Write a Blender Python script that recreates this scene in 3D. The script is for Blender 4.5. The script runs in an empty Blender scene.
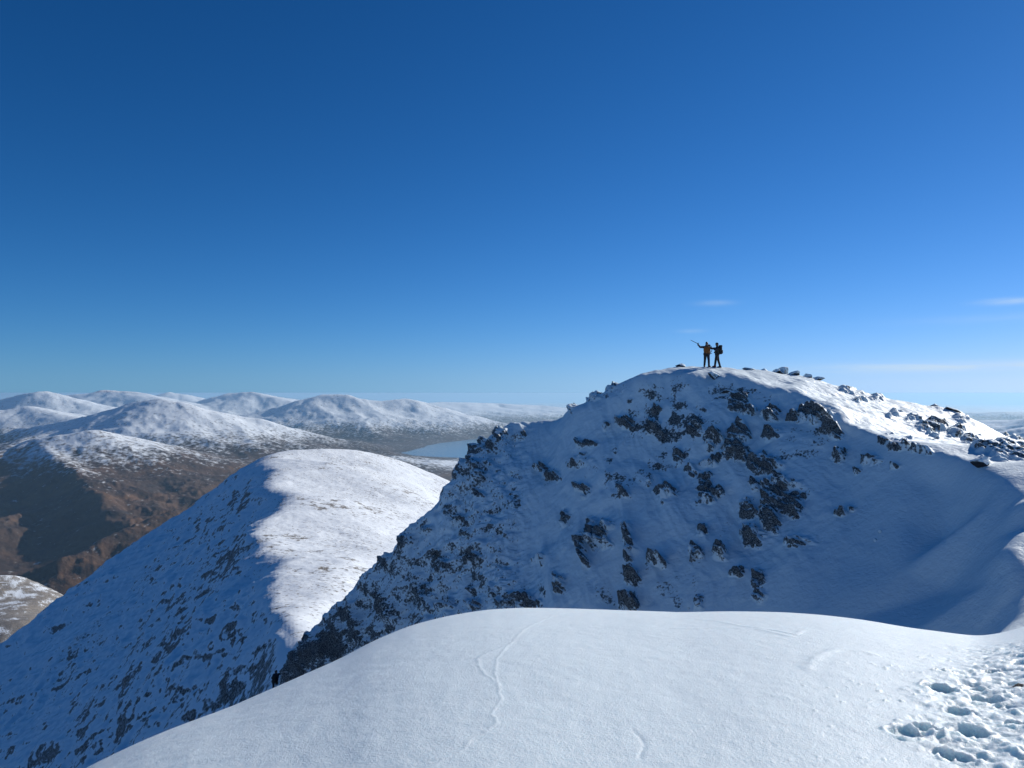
import bpy, bmesh, math, random
import numpy as np
from mathutils import Vector, Matrix
from mathutils.geometry import delaunay_2d_cdt

rng = np.random.default_rng(7)
random.seed(7)
SC = bpy.context.scene
COL = SC.collection
F = 760.0                                    # focal length in picture widths/1024
HZ = 393.0                                   # picture row of the eye level
SUN_AZ, SUN_EL = math.radians(51), math.radians(23.5)
SUN_DIR = Vector((math.sin(SUN_AZ) * math.cos(SUN_EL), math.cos(SUN_AZ) * math.cos(SUN_EL), math.sin(SUN_EL)))


def P(px, py, d):
    """a point at forward distance d seen at picture position px, py (camera at the origin, looking along +Y)"""
    return ((px - 512) / F * d, d, (HZ - py) / F * d)


# ------------------------------------------------------------------ noise
def _hash(ix, iy, iz, seed):
    h = (ix * np.uint32(374761393) + iy * np.uint32(668265263) + iz * np.uint32(2147483647) + np.uint32(seed * 974711 + 12345))
    h = (h ^ (h >> np.uint32(13))) * np.uint32(1274126177)
    h = (h ^ (h >> np.uint32(16))) * np.uint32(2246822519)
    return h ^ (h >> np.uint32(13))


def gnoise(p, seed=0):
    """gradient noise, roughly -1..1, p is (n,3)"""
    i = np.floor(p)
    f = (p - i).astype(np.float32)
    i = i.astype(np.int64).astype(np.uint32)
    u = f * f * f * (f * (f * 6 - 15) + 10)
    r = 0
    for dx in (0, 1):
        wx = u[:, 0] if dx else 1 - u[:, 0]
        for dy in (0, 1):
            wy = u[:, 1] if dy else 1 - u[:, 1]
            for dz in (0, 1):
                wz = u[:, 2] if dz else 1 - u[:, 2]
                h = _hash(i[:, 0] + np.uint32(dx), i[:, 1] + np.uint32(dy), i[:, 2] + np.uint32(dz), seed)
                gx = (h & np.uint32(1023)).astype(np.float32) / 511.5 - 1
                gy = ((h >> np.uint32(10)) & np.uint32(1023)).astype(np.float32) / 511.5 - 1
                gz = ((h >> np.uint32(20)) & np.uint32(1023)).astype(np.float32) / 511.5 - 1
                r = r + wx * wy * wz * (gx * (f[:, 0] - dx) + gy * (f[:, 1] - dy) + gz * (f[:, 2] - dz))
    return r * 1.5


def fbm(p, scale, octs=4, seed=0, gain=.5):
    p = np.asarray(p, np.float64) / scale
    a, s, t = 1.0, 0, 0
    for o in range(octs):
        s = s + a * gnoise(p + 17.3 * o, seed + o)
        t += a
        a *= gain
        p = p * 2.03
    return s / t


def ridged(p, scale, octs=4, seed=0, gain=.5):
    p = np.asarray(p, np.float64) / scale
    a, s, t = 1.0, 0, 0
    for o in range(octs):
        s = s + a * (1 - np.abs(gnoise(p + 9.1 * o, seed + o)) * 1.6)
        t += a
        a *= gain
        p = p * 2.07
    return s / t


def worley(p, scale, seed=0):
    """distance to the nearest and second nearest feature point, and a random value of the nearest cell"""
    p = np.asarray(p, np.float64) / scale
    i = np.floor(p).astype(np.int64)
    n = len(p)
    f1 = np.full(n, 9.0)
    f2 = np.full(n, 9.0)
    cid = np.zeros(n)
    for dx in (-1, 0, 1):
        for dy in (-1, 0, 1):
            for dz in (-1, 0, 1):
                c = (i + (dx, dy, dz)).astype(np.uint32)
                h = _hash(c[:, 0], c[:, 1], c[:, 2], seed)
                q = np.stack([(h & np.uint32(1023)), (h >> np.uint32(10)) & np.uint32(1023), (h >> np.uint32(20)) & np.uint32(1023)], 1) / 1023.0
                d = np.sqrt(((i + (dx, dy, dz) + q - p) ** 2).sum(1))
                near = d < f1
                f2 = np.where(near, f1, np.minimum(f2, d))
                cid = np.where(near, (h >> np.uint32(7)) % np.uint32(997) / 997.0, cid)
                f1 = np.where(near, d, f1)
    return f1, f2, cid


def smooth(a, b, x):
    t = np.clip((x - a) / (b - a), 0, 1)
    return t * t * (3 - 2 * t)


def smax(a, b, k):
    h = np.clip(.5 + .5 * (a - b) / k, 0, 1)
    return b * (1 - h) + a * h + k * h * (1 - h)


# ------------------------------------------------------------------ the lie of the land: control points
PT = []                                      # x, y, z


def cp(*pts):
    for a in pts:
        PT.append(P(*a))


def wp(*pts):
    PT.extend(pts)


SKY = [(568, 413, 57), (580, 405, 56), (600, 391, 55.5), (620, 381, 55.5), (650, 372, 55.5), (680, 368.5, 56), (705, 367.5, 56), (730, 368.5, 56.5),
       (770, 371.5, 57), (800, 376, 57), (830, 383, 57), (860, 391, 57.5), (900, 399.5, 57.5), (940, 405, 57.5), (965, 414, 57), (985, 427, 55),
       (1005, 437, 54), (1024, 445, 53), (1060, 455, 51), (1120, 470, 49)]
LIP = [(650, 376, 53.6), (680, 371.5, 53.4), (720, 373, 52.4), (750, 378, 51.2), (775, 388, 49.8), (800, 392, 48.5), (828, 402, 46.6), (845, 417, 44.8), (865, 429, 43),
       (900, 440, 40.2), (940, 454, 37.6), (970, 465, 35.4), (1000, 479, 32.6), (1024, 492, 30.2)]
LEFT = [(558, 418, 59), (540, 417.5, 60), (520, 417, 60), (507, 419, 59.5), (497, 427, 58.5), (482, 439, 58), (470, 452, 57.5), (458, 468, 57),
        (451, 487, 57), (442, 494, 56), (421, 514, 56), (406, 524, 56), (395, 541, 56.5), (380, 559, 57), (352, 590, 58), (320, 613, 59),
        (300, 633, 60), (289, 650, 61), (284, 668, 62)]
cp(*SKY); cp(*LIP); cp(*LEFT)
for px, py, d in SKY:                        # the far side of the knoll
    x, y, z = P(px, py, d)
    wp((x * 1.16, y * 1.16, z - 2.2), (x * 1.45, y * 1.45, z - 16))
for px, py, d in LEFT:                       # the drop behind the left arete
    x, y, z = P(px, py, d)
    k = (px - 560) / 280
    wp((x - 2.0 + 1.0 * k, y + 4, z - 4 + 1.2 * k), (x - 6, y + 13, z - 16 + 5 * k))
# the shaded face
cp((585, 432, 54), (600, 420, 53.8), (600, 470, 50), (600, 520, 46.7), (600, 570, 43.3), (600, 620, 40.2), (600, 700, 35.5),
   (650, 400, 53), (650, 440, 50.5), (650, 500, 46.3), (650, 560, 42.4), (650, 620, 38.9),
   (700, 395, 51.6), (700, 440, 48.6), (700, 500, 44.8), (700, 560, 40.8), (700, 620, 37.3), (700, 700, 33.3),
   (750, 400, 49.6), (750, 450, 46.6), (750, 500, 43.6), (750, 540, 40.9), (750, 600, 37), (750, 650, 34.5),
   (800, 415, 47), (800, 450, 44.4), (800, 500, 41.2), (800, 560, 37.2), (800, 620, 33.5), (800, 700, 30),
   (850, 450, 43), (850, 500, 39.8), (850, 560, 35.8), (850, 620, 31.8),
   (900, 470, 38.8), (900, 520, 36), (900, 570, 32.8), (900, 640, 28), (900, 720, 24),
   (950, 490, 36.3), (950, 540, 34), (950, 590, 30.6), (950, 660, 25.4),
   (990, 502, 32), (990, 540, 30), (990, 580, 27), (990, 640, 21.8), (1010, 505, 31), (1024, 510, 29.6), (1024, 527, 29))
# left buttress and arete front
cp((550, 440, 57.3), (540, 480, 54), (545, 540, 49.5), (540, 600, 44.5), (540, 680, 39), (515, 450, 57.2), (490, 470, 56), (480, 505, 53.8), (500, 560, 49.8), (490, 610, 46.5),
   (460, 515, 54.8), (445, 545, 54), (450, 590, 51), (420, 560, 55), (400, 590, 54.8), (420, 620, 51.5), (370, 612, 56.8), (345, 640, 57.2),
   (310, 668, 60), (380, 660, 53), (330, 690, 57), (450, 690, 44), (277, 690, 62.4), (268, 720, 60), (300, 720, 57))
# the right hand ridge that curves round the bowl to the photographer
cp((1045, 503, 29.6), (1090, 520, 28.5), (1140, 540, 27), (1003, 547, 27.2), (1012, 537, 27.9), (1024, 530, 28.3), (1045, 532, 28), (1008, 562, 26.4), (1024, 567, 26), (1050, 572, 25.6),
   (1010, 580, 25.7), (1024, 587, 25.2), (1024, 612, 23.4), (1024, 645, 20.8), (1060, 600, 23.4), (1060, 640, 20))
wp((24, 19, -2.8), (24, 24, -2.0), (17, 19, -7.2), (19.5, 22, -6.9), (20.5, 19, -6.9), (26, 28, -1.5), (27, 32, -2.5), (28, 36, -3.1), (30, 42, -4.0), (27, 48, -2.9), (33, 25, -6), (40, 40, -7), (24, 15, -4.6), (18, 15, -6.8))  # out-of-view crest raised so that its shadow covers the bowl
# bowl floor and the gully down to the left, out of sight behind the near dome
wp((0, 27, -18), (8, 22, -14), (13, 18, -11), (-8, 32, -24), (-15, 45, -30), (-24, 55, -34), (-32, 40, -38), (-14, 15, -19), (-30, 20, -34),
   (-20, 68, -37), (-35, 70, -46), (-25, 100, -55), (-60, 60, -62), (-70, 100, -80), (-45, 110, -68), (5, 85, -28), (10, 110, -48), (50, 80, -24), (75, 105, -50))
for k in range(24):                          # low ground under the dome and round behind the camera
    a = k / 24 * 2 * math.pi
    s, c = math.sin(a), math.cos(a)
    wp((9 * s, 9 * c, -14))
    if c < .55:
        wp((60 * s, 60 * c, -40), (400 * s, 400 * c, -330), (1500 * s, 1500 * c, -600))
# the snowy ridge in the middle distance
cp((330, 690, 140), (306, 645, 185), (288, 624, 215), (262, 606, 250), (264, 590, 275), (270, 574, 300), (280, 556, 338), (256, 543, 368), (238, 531, 400), (252, 519, 435), (278, 507, 475), (290, 491, 535), (266, 485, 575), (262, 477, 620), (268, 468, 680), (258, 462, 740), (262, 456, 800), (284, 447.5, 860), (312, 444.5, 900), (345, 444.5, 960),
   (380, 452, 1000), (418, 465, 1010), (447, 477, 1000),
   (330, 592, 270), (345, 560, 330), (380, 540, 420), (340, 500, 520), (340, 462, 740), (420, 505, 600), (400, 475, 850), (470, 560, 400), (512, 600, 350), (460, 520, 600))
cp((0, 641, 700), (60, 591, 740), (110, 555, 780), (180, 512, 820), (230, 474, 850), (245, 464, 840))
cp((268, 660, 195), (264, 700, 180), (240, 730, 190), (95, 775, 250), (150, 740, 235), (200, 700, 230), (235, 650, 250), (0, 775, 380), (0, 700, 520), (70, 680, 480), (150, 640, 420), (150, 590, 540), (200, 545, 590), (215, 600, 400),
   (215, 566, 430), (235, 503, 660), (100, 610, 640), (-60, 690, 680), (-60, 780, 450), (160, 545, 720), (215, 500, 750))
for px, py, d in [(-60, 690, 680), (0, 641, 700), (60, 591, 740), (110, 555, 780), (180, 512, 820), (230, 474, 850), (284, 447.5, 860), (312, 444.5, 900), (345, 444.5, 960), (380, 452, 1000), (418, 465, 1010), (447, 477, 1000)]:
    x, y, z = P(px, py, d)
    wp((x * 1.13, y * 1.13, z - 110), (x * 1.5, y * 1.5, min(-560, z - 260)))
wp((60, 400, -130), (150, 700, -230), (100, 1100, -300), (300, 400, -190), (450, 800, -420), (300, 1500, -540), (1000, 1000, -540))
# the low spur at the left edge
cp((-120, 560, 1560), (0, 568, 1520), (30, 575, 1500), (62, 586, 1480), (0, 620, 1230), (40, 612, 1260), (-100, 640, 1200), (0, 660, 1150), (90, 610, 1440))
for px, py, d in [(-120, 560, 1560), (0, 568, 1520), (30, 575, 1500), (62, 586, 1480)]:
    x, y, z = P(px, py, d)
    wp((x * 1.2, y * 1.2, z - 150))
for k in range(36):                          # the low country, out to the horizon
    a = (k + .5) / 36 * 2 * math.pi
    for r in (2600, 6000, 20000, 90000):
        wp((r * math.sin(a), r * math.cos(a), -610))

PT = np.array(PT)
TH = np.arctan2(PT[:, 0], PT[:, 1])
LR = np.log(np.hypot(PT[:, 0], PT[:, 1]))
_t, _l, _z = [TH], [LR], [PT[:, 2]]
for s in (-2 * math.pi, 2 * math.pi):
    m = np.abs(TH + s) < math.pi + .9
    _t.append(TH[m] + s); _l.append(LR[m]); _z.append(PT[:, 2][m])
TH, LR, TZ = np.concatenate(_t), np.concatenate(_l), np.concatenate(_z)
for r in (.2, 110000.):
    tt = np.linspace(-4, 4, 25)
    TH = np.concatenate([TH, tt]); LR = np.concatenate([LR, np.full(25, math.log(r))]); TZ = np.concatenate([TZ, np.full(25, -14. if r < 1 else -610.)])
_out = delaunay_2d_cdt([Vector((a, b)) for a, b in zip(TH, LR)], [], [], 0, 1e-7)
TV = np.array([tuple(v) for v in _out[0]])
TTRI = np.array([f for f in _out[2] if len(f) == 3])
TVZ = np.array([TZ[o[0]] for o in _out[3]])


def tin(th, lr):
    """height of the triangulated control points on the grid th x lr"""
    Z = np.full((len(lr), len(th)), -610.0)
    for tri in TTRI:
        a, b, c = TV[tri]
        lo, hi = TV[tri].min(0), TV[tri].max(0)
        i0, i1 = np.searchsorted(th, lo[0] - 1e-9), np.searchsorted(th, hi[0] + 1e-9)
        j0, j1 = np.searchsorted(lr, lo[1] - 1e-9), np.searchsorted(lr, hi[1] + 1e-9)
        if i0 >= i1 or j0 >= j1:
            continue
        X, Y = np.meshgrid(th[i0:i1], lr[j0:j1])
        det = (b[1] - c[1]) * (a[0] - c[0]) + (c[0] - b[0]) * (a[1] - c[1])
        if abs(det) < 1e-14:
            continue
        w0 = ((b[1] - c[1]) * (X - c[0]) + (c[0] - b[0]) * (Y - c[1])) / det
        w1 = ((c[1] - a[1]) * (X - c[0]) + (a[0] - c[0]) * (Y - c[1])) / det
        w2 = 1 - w0 - w1
        m = (w0 >= -1e-6) & (w1 >= -1e-6) & (w2 >= -1e-6)
        z = w0 * TVZ[tri[0]] + w1 * TVZ[tri[1]] + w2 * TVZ[tri[2]]
        sub = Z[j0:j1, i0:i1]
        sub[m] = z[m]
    return Z


def resample(Z, src, dst):
    """linear interpolation along the first axis from positions src to dst"""
    j = np.clip(np.searchsorted(src, dst) - 1, 0, len(src) - 2)
    t = np.clip((dst - src[j]) / (src[j + 1] - src[j]), 0, 1)[:, None]
    return Z[j] * (1 - t) + Z[j + 1] * t


def blur1(Z, sig, axis, coord):
    """gaussian blur of width sig along one axis whose spacing may vary"""
    Q = Z if axis == 0 else Z.T
    st = max(sig / 3.0, 4e-4)
    n = int((coord[-1] - coord[0]) / st) + 2
    u = np.linspace(coord[0], coord[-1], n)
    Q = resample(Q, coord, u)
    k = int(math.ceil(3 * sig / st))
    w = np.exp(-.5 * (np.arange(-k, k + 1) * st / sig) ** 2)
    w /= w.sum()
    Qp = np.pad(Q, ((k, k), (0, 0)), mode='edge')
    R = np.zeros_like(Q)
    for i, wi in enumerate(w):
        R += wi * Qp[i:i + n]
    R = resample(R, u, coord)
    return R if axis == 0 else R.T


# the near snow dome: how far its rim lies below eye level, by direction
RIM = [(-2000, 980), (-600, 1150), (-200, 950), (0, 815), (91, 761), (149, 733.5), (199, 714), (232, 702), (279, 682.5), (340, 656.5), (374, 639), (411, 624.5), (448, 615), (486, 609),
       (520, 607), (560, 607.5), (620, 609.5), (680, 611.5), (731, 610.5), (784, 611.5), (820, 614), (859, 618.5), (909, 627), (945, 631.5), (976, 635.5), (1001, 632), (1024, 625), (1070, 608), (1150, 585), (1500, 560), (3000, 600)]
_ra = np.array([math.atan((p - 512) / F) for p, q in RIM])
_rg = np.array([(q - HZ) / F * math.cos(math.atan((p - 512) / F)) for p, q in RIM])
_ra = np.concatenate([[-math.pi - .01, -2.3], _ra, [2.3, math.pi + .01]])
_rg = np.concatenate([[.55, .60], _rg, [.50, .55]])   # unseen ground behind the camera, shaped steep to cut bounced light on the knoll


def dome(th, r):
    td = np.linspace(-math.pi, math.pi, 6001)
    g0 = np.interp(td, _ra, _rg)
    n = 9
    w = np.exp(-.5 * (np.arange(-3 * n, 3 * n + 1) / n) ** 2); w /= w.sum()
    g0 = np.convolve(np.pad(g0, 3 * n, mode='edge'), w, 'valid')
    g = np.interp(th, td, g0)[None, :]
    r = r[:, None]
    rc = 3.2 * 1.0 / g ** 2                 # where the slope reaches 45 degrees
    z1 = -1.6 - (g * np.minimum(r, rc)) ** 2 / 6.4
    z = z1 - np.maximum(r - rc, 0)
    re = 3.2 / g * 1.06
    lee = smooth(-.12, -.42, np.asarray(th))[None, :] * smooth(-1.2, -.8, np.asarray(th))[None, :]
    z = z - .22 * lee * smooth(.80, 1.12, r / re)
    return z - .035 * np.clip(r - re, 0, 14) ** 2 * smooth(.2, .3, g) - .5 * np.maximum(r - re - 14, 0) * smooth(.2, .3, g)


# far hills: crest lines as picture position and distance, with the steepness away from and towards the sun
HILLS = [
    ([(-120, 470, 4500), (-40, 458, 4700), (15, 449, 4900), (45, 439, 5000), (70, 435, 5000), (95, 430.5, 5050), (125, 436, 5200), (165, 452, 5400)], .62, .40, 90),
    ([(45, 439, 5000), (62, 460, 4550), (84, 476, 4250), (104, 494, 3950), (118, 510, 3750), (128, 525, 3600)], .80, .28, 30),
    ([(140, 445, 5300), (165, 470, 4700), (200, 492, 4300)], .5, .3, 60),
    ([(20, 575, 2950), (60, 562, 3000), (95, 545, 3150), (125, 530, 3300), (150, 520, 3450), (190, 506, 3700), (230, 492, 4000)], .85, .40, 25),
    ([(-60, 528, 3500), (0, 520, 3700), (30, 512, 4000), (50, 500, 4300)], .6, .5, 60),
    ([(20, 428, 7400), (70, 420, 7100), (110, 410, 6900), (140, 402, 6800), (163, 398.5, 6800), (180, 402, 6800), (205, 409, 6900), (250, 418, 7100), (290, 428, 7250), (325, 438, 7300)], .55, .46, 90),
    ([(-80, 412, 9000), (0, 410, 9300), (25, 406, 9500), (45, 410, 9300), (80, 418, 9000)], .5, .28, 100),
    ([(-90, 402, 12500), (0, 400, 12500), (22, 395, 12500), (42, 391.5, 12500), (58, 397, 12500), (80, 403, 12300)], .6, .35, 90),
    ([(60, 395, 14500), (85, 393.5, 14500), (104, 390, 14500), (128, 392, 14300), (150, 397, 14000), (185, 408, 13600)], .45, .28, 150),
    ([(140, 398, 19000), (168, 392, 19000), (182, 394, 19000), (200, 401, 18500)], .5, .3, 120),
    ([(190, 406, 15500), (212, 399, 15500), (236, 393, 15500), (252, 392, 15300), (270, 396.5, 15000), (286, 402, 14800), (305, 410, 14500)], .45, .27, 130),
    ([(240, 416, 11000), (275, 407, 11200), (302, 399.5, 11300), (322, 394.5, 11400), (345, 394.5, 11400), (362, 399, 11400), (382, 401, 11500), (402, 398.5, 11700), (420, 401.5, 11900), (440, 409, 12200), (480, 421, 12600)], .6, .45, 110),
    ([(400, 405, 17000), (440, 402, 18500), (490, 403, 19500), (530, 405, 20000), (580, 410, 21000), (640, 412, 22000)], .4, .16, 300),
    ([(480, 406, 27000), (520, 405.5, 27000), (560, 407, 27000), (620, 405, 28000), (700, 404, 29000)], .35, .2, 300),
    ([(930, 424, 9500), (965, 421.5, 9000), (1000, 420.5, 8200), (1030, 418, 7800), (1090, 416, 7600)], .55, .3, 110),
    ([(1024, 428, 4600), (1060, 420, 4500), (1110, 412, 4400)], .6, .3, 80),
    ([(880, 416, 19000), (940, 414, 18500), (975, 412.5, 18000), (1040, 411, 17000), (1100, 409, 16000)], .4, .25, 200),
    ([(900, 411, 30000), (955, 409.5, 30000), (982, 406.5, 30000), (1000, 409.5, 29500), (1014, 407.5, 29000), (1040, 411, 28500), (1100, 405, 28000)], .4, .25, 250),
    ([(-400, 440, 5200), (-280, 420, 6500), (-180, 415, 8000)], .5, .3, 150),
    ([(1150, 420, 9000), (1350, 405, 9500), (1500, 415, 9000)], .5, .3, 150),
    ([(700, 440, 9000), (800, 425, 9500), (900, 440, 9500)], .5, .3, 150),
]
HW = [([P(*p) for p in pts], a, b, w) for pts, a, b, w in HILLS]


def glen(x, y):
    """how much deeper the glen on the left lies than the moor"""
    return 190 * smooth(-450, -1300, x) * (1 - smooth(4300, 6000, y)) * (y > 0)


def far_hills(x, y):
    """height of the hills at x, y (flat arrays)"""
    n = len(x)
    p3 = np.stack([x, y, np.zeros(n)], 1)
    r = np.hypot(x, y)
    base = -610.0 - glen(x, y)
    out = base.copy()
    sc = np.clip(r / 8000, .5, 2.2)
    wx = x + (170 * fbm(p3, 1500, 3, 41) + 60 * fbm(p3, 380, 3, 43)) * sc
    wy = y + (170 * fbm(p3, 1500, 3, 51) + 60 * fbm(p3, 380, 3, 53)) * sc
    gul = ridged(p3, 900, 4, 61)
    sx, sy = math.sin(SUN_AZ), math.cos(SUN_AZ)
    for pts, sa, sb, w in HW:
        best = np.full(n, -1e9)
        for (ax, ay, az), (bx, by, bz) in zip(pts[:-1], pts[1:]):
            dx, dy = bx - ax, by - ay
            t = np.clip(((wx - ax) * dx + (wy - ay) * dy) / (dx * dx + dy * dy), 0, 1)
            ex, ey = wx - (ax + t * dx), wy - (ay + t * dy)
            d = np.hypot(ex, ey) + 1e-6
            side = np.clip((ex * sx + ey * sy) / d, -1, 1)
            s = sa + (sb - sa) * smooth(-.75, .75, side)
            s = s * (1.16 - .32 * gul)
            zc = az + t * (bz - az)
            dd = np.sqrt(d * d + w * w) - w
            hgt = np.maximum(zc - base, 60)
            best = np.maximum(best, zc - hgt * 1.3 * (1 - np.exp(-s * dd / (hgt * 1.3))))
        out = smax(best, out, 25.0)
    hm = smooth(10, 130, out - base)
    rough = (ridged(p3, 420, 6, 71, .58) - .62) * 10 * np.clip(r / 7000, .6, 1.2) + (ridged(p3, 130, 4, 77) - .6) * 7 + (ridged(p3, 300, 5, 79, .6) - .6) * 58 * (1 - smooth(4200, 6200, r))
    gl = smooth(20, 150, glen(x, y))
    return out + hm * rough + (1 - hm) * (fbm(p3, 500, 5, 81) * (9 + 26 * gl) + gl * 20 * (ridged(p3, 260, 4, 85) - .6))


# ------------------------------------------------------------------ meshes from grids
def grid_normals(G):
    du = np.gradient(G, axis=1)
    dv = np.gradient(G, axis=0)
    n = np.cross(du, dv)
    n /= np.linalg.norm(n, axis=2, keepdims=True) + 1e-12
    n[n[..., 2] < 0] *= -1
    return n


def grid_object(name, G, mat, attrs, wrap, label=None, cap=False):
    nr, nc = G.shape[:2]
    me = bpy.data.meshes.new(name)
    V = G.reshape(-1, 3).astype(np.float32)
    J, I = np.meshgrid(np.arange(nr - 1), np.arange(nc if wrap else nc - 1), indexing='ij')
    I2 = (I + 1) % nc
    Q = np.stack([J * nc + I, (J + 1) * nc + I, (J + 1) * nc + I2, J * nc + I2], -1).reshape(-1, 4)[:, ::-1]
    nv, nq = len(V), len(Q)
    loops = Q.reshape(-1)
    starts = np.arange(nq) * 4
    if cap:
        loops = np.concatenate([loops, np.arange(nc)[::-1]])
        starts = np.concatenate([starts, [nq * 4]])
    me.vertices.add(nv)
    me.vertices.foreach_set('co', V.reshape(-1))
    me.loops.add(len(loops))
    me.loops.foreach_set('vertex_index', loops.astype(np.int32))
    me.polygons.add(len(starts))
    me.polygons.foreach_set('loop_start', starts.astype(np.int32))
    me.polygons.foreach_set('use_smooth', np.ones(len(starts), bool))
    me.update(calc_edges=True)
    me.validate()
    for k, a in attrs.items():
        at = me.attributes.new(k, 'FLOAT', 'POINT')
        at.data.foreach_set('value', a.reshape(-1).astype(np.float32))
    me.materials.append(mat)
    o = bpy.data.objects.new(name, me)
    COL.objects.link(o)
    o['kind'] = 'structure'
    if label:
        o['label'] = label[0]; o['category'] = label[1]
    return o


def columns(segs):
    """full circle of directions (degrees), each segment (to, step)"""
    out, a = [], -180.0
    for to, st in segs:
        n = max(1, int(round((to - a) / st)))
        out.append(np.linspace(a, to, n, endpoint=False))
        a = to
    return np.radians(np.concatenate(out))


def rows(segs, r0):
    out, a = [], r0
    for to, n in segs:
        out.append(np.exp(np.linspace(math.log(a), math.log(to), n, endpoint=False)))
        a = to
    out.append([a])
    return np.concatenate(out)


# ------------------------------------------------------------------ materials
def newmat(name):
    m = bpy.data.materials.new(name)
    m.use_nodes = True
    nt = m.node_tree
    nt.nodes.clear()
    return m, nt


def N(nt, t, **kw):
    n = nt.nodes.new(t)
    for k, v in kw.items():
        if k.startswith('i_'):
            n.inputs[k[2:].replace('_', ' ')].default_value = v
        else:
            setattr(n, k, v)
    return n


def math_node(nt, op, a, b=None, clamp=False):
    n = nt.nodes.new('ShaderNodeMath')
    n.operation = op
    n.use_clamp = clamp
    for i, v in enumerate((a, b)):
        if v is None:
            continue
        if isinstance(v, (int, float)):
            n.inputs[i].default_value = v
        else:
            nt.links.new(v, n.inputs[i])
    return n.outputs[0]


def mix_col(nt, fac, a, b):
    n = nt.nodes.new('ShaderNodeMix')
    n.data_type = 'RGBA'
    for i, v in ((0, fac), (6, a), (7, b)):
        if isinstance(v, (int, float)):
            n.inputs[i].default_value = v
        elif isinstance(v, tuple):
            n.inputs[i].default_value = (*v, 1)
        else:
            nt.links.new(v, n.inputs[i])
    return n.outputs[2]


def ramp(nt, fac, stops):
    n = nt.nodes.new('ShaderNodeValToRGB')
    e = n.color_ramp.elements
    while len(e) < len(stops):
        e.new(.5)
    for el, (p, c) in zip(e, stops):
        el.position = p
        el.color = (*c, 1) if isinstance(c, tuple) else (c, c, c, 1)
    nt.links.new(fac, n.inputs[0])
    return n.outputs[0]


def noise(nt, scale, detail=4, rough=.55, vec=None, dist=0.0):
    n = nt.nodes.new('ShaderNodeTexNoise')
    n.inputs['Scale'].default_value = scale
    n.inputs['Detail'].default_value = detail
    n.inputs['Roughness'].default_value = rough
    n.inputs['Distortion'].default_value = dist
    if vec is None:
        tc = nt.nodes.new('ShaderNodeTexCoord')
        vec = tc.outputs['Object']
    nt.links.new(vec, n.inputs['Vector'])
    return n.outputs[0]


def attr(nt, name):
    n = nt.nodes.new('ShaderNodeAttribute')
    n.attribute_name = name
    return n.outputs['Fac']


def ground_material(name, snow_col, rock_stops, mask_scale, mask_soft, mask_amp, bumps, rock_bump, spec=.3, rough=.6, brown=None, sss=0.0, dust=0.0):
    """snow lying over rock or heather; the vertex attribute 'bare' says where the wind has left none"""
    m, nt = newmat(name)
    L = nt.links.new
    bare = attr(nt, 'bare')
    n1 = noise(nt, mask_scale, 5, .6)
    k = math_node(nt, 'MULTIPLY', math_node(nt, 'SUBTRACT', n1, .5), mask_amp)
    k = math_node(nt, 'ADD', bare, k)
    mk = nt.nodes.new('ShaderNodeMapRange')
    mk.inputs['From Min'].default_value = .5 - mask_soft
    mk.inputs['From Max'].default_value = .5 + mask_soft
    L(k, mk.inputs['Value'])
    mask = mk.outputs['Result']
    if dust:                                 # rime and blown snow caught on the rock itself
        nd = noise(nt, mask_scale * 2.6, 4, .7)
        md = nt.nodes.new('ShaderNodeMapRange')
        md.inputs['From Min'].default_value = .46
        md.inputs['From Max'].default_value = .60
        md.inputs['To Min'].default_value = 1.0
        md.inputs['To Max'].default_value = 1.0 - dust
        L(nd, md.inputs['Value'])
        mask = math_node(nt, 'MULTIPLY', mask, md.outputs[0])
    n2 = noise(nt, rock_bump[0] * .6, 6, .65)
    rock = ramp(nt, n2, rock_stops)
    if brown:
        b = attr(nt, 'brown')
        n3 = noise(nt, brown[0], 5, .6)
        rock = mix_col(nt, b, rock, ramp(nt, n3, brown[1]))
    sn = noise(nt, mask_scale * .35, 3, .5)
    snow = mix_col(nt, sn, tuple(c * .97 for c in snow_col), snow_col)
    col = mix_col(nt, mask, snow, rock)
    bs = N(nt, 'ShaderNodeBsdfPrincipled')
    L(col, bs.inputs['Base Color'])
    rr = nt.nodes.new('ShaderNodeMapRange')
    rr.inputs['To Min'].default_value = rough
    rr.inputs['To Max'].default_value = .85
    L(mask, rr.inputs['Value'])
    L(rr.outputs[0], bs.inputs['Roughness'])
    bs.inputs['Specular IOR Level'].default_value = spec
    if sss:
        bs.inputs['Subsurface Weight'].default_value = .7
        bs.inputs['Subsurface Radius'].default_value = (.8, .95, 1.0)
        bs.inputs['Subsurface Scale'].default_value = sss
    prev = None
    for sc, det, dist, stg in bumps:
        b = N(nt, 'ShaderNodeBump')
        b.inputs['Strength'].default_value = stg
        b.inputs['Distance'].default_value = dist
        L(noise(nt, sc, det, .6), b.inputs['Height'])
        if prev:
            L(prev, b.inputs['Normal'])
        prev = b.outputs[0]
    b = N(nt, 'ShaderNodeBump')
    b.inputs['Distance'].default_value = rock_bump[1]
    L(mask, b.inputs['Strength'])
    L(n2, b.inputs['Height'])
    L(prev, b.inputs['Normal'])
    L(b.outputs[0], bs.inputs['Normal'])
    out = N(nt, 'ShaderNodeOutputMaterial')
    L(bs.outputs[0], out.inputs[0])
    return m


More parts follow.
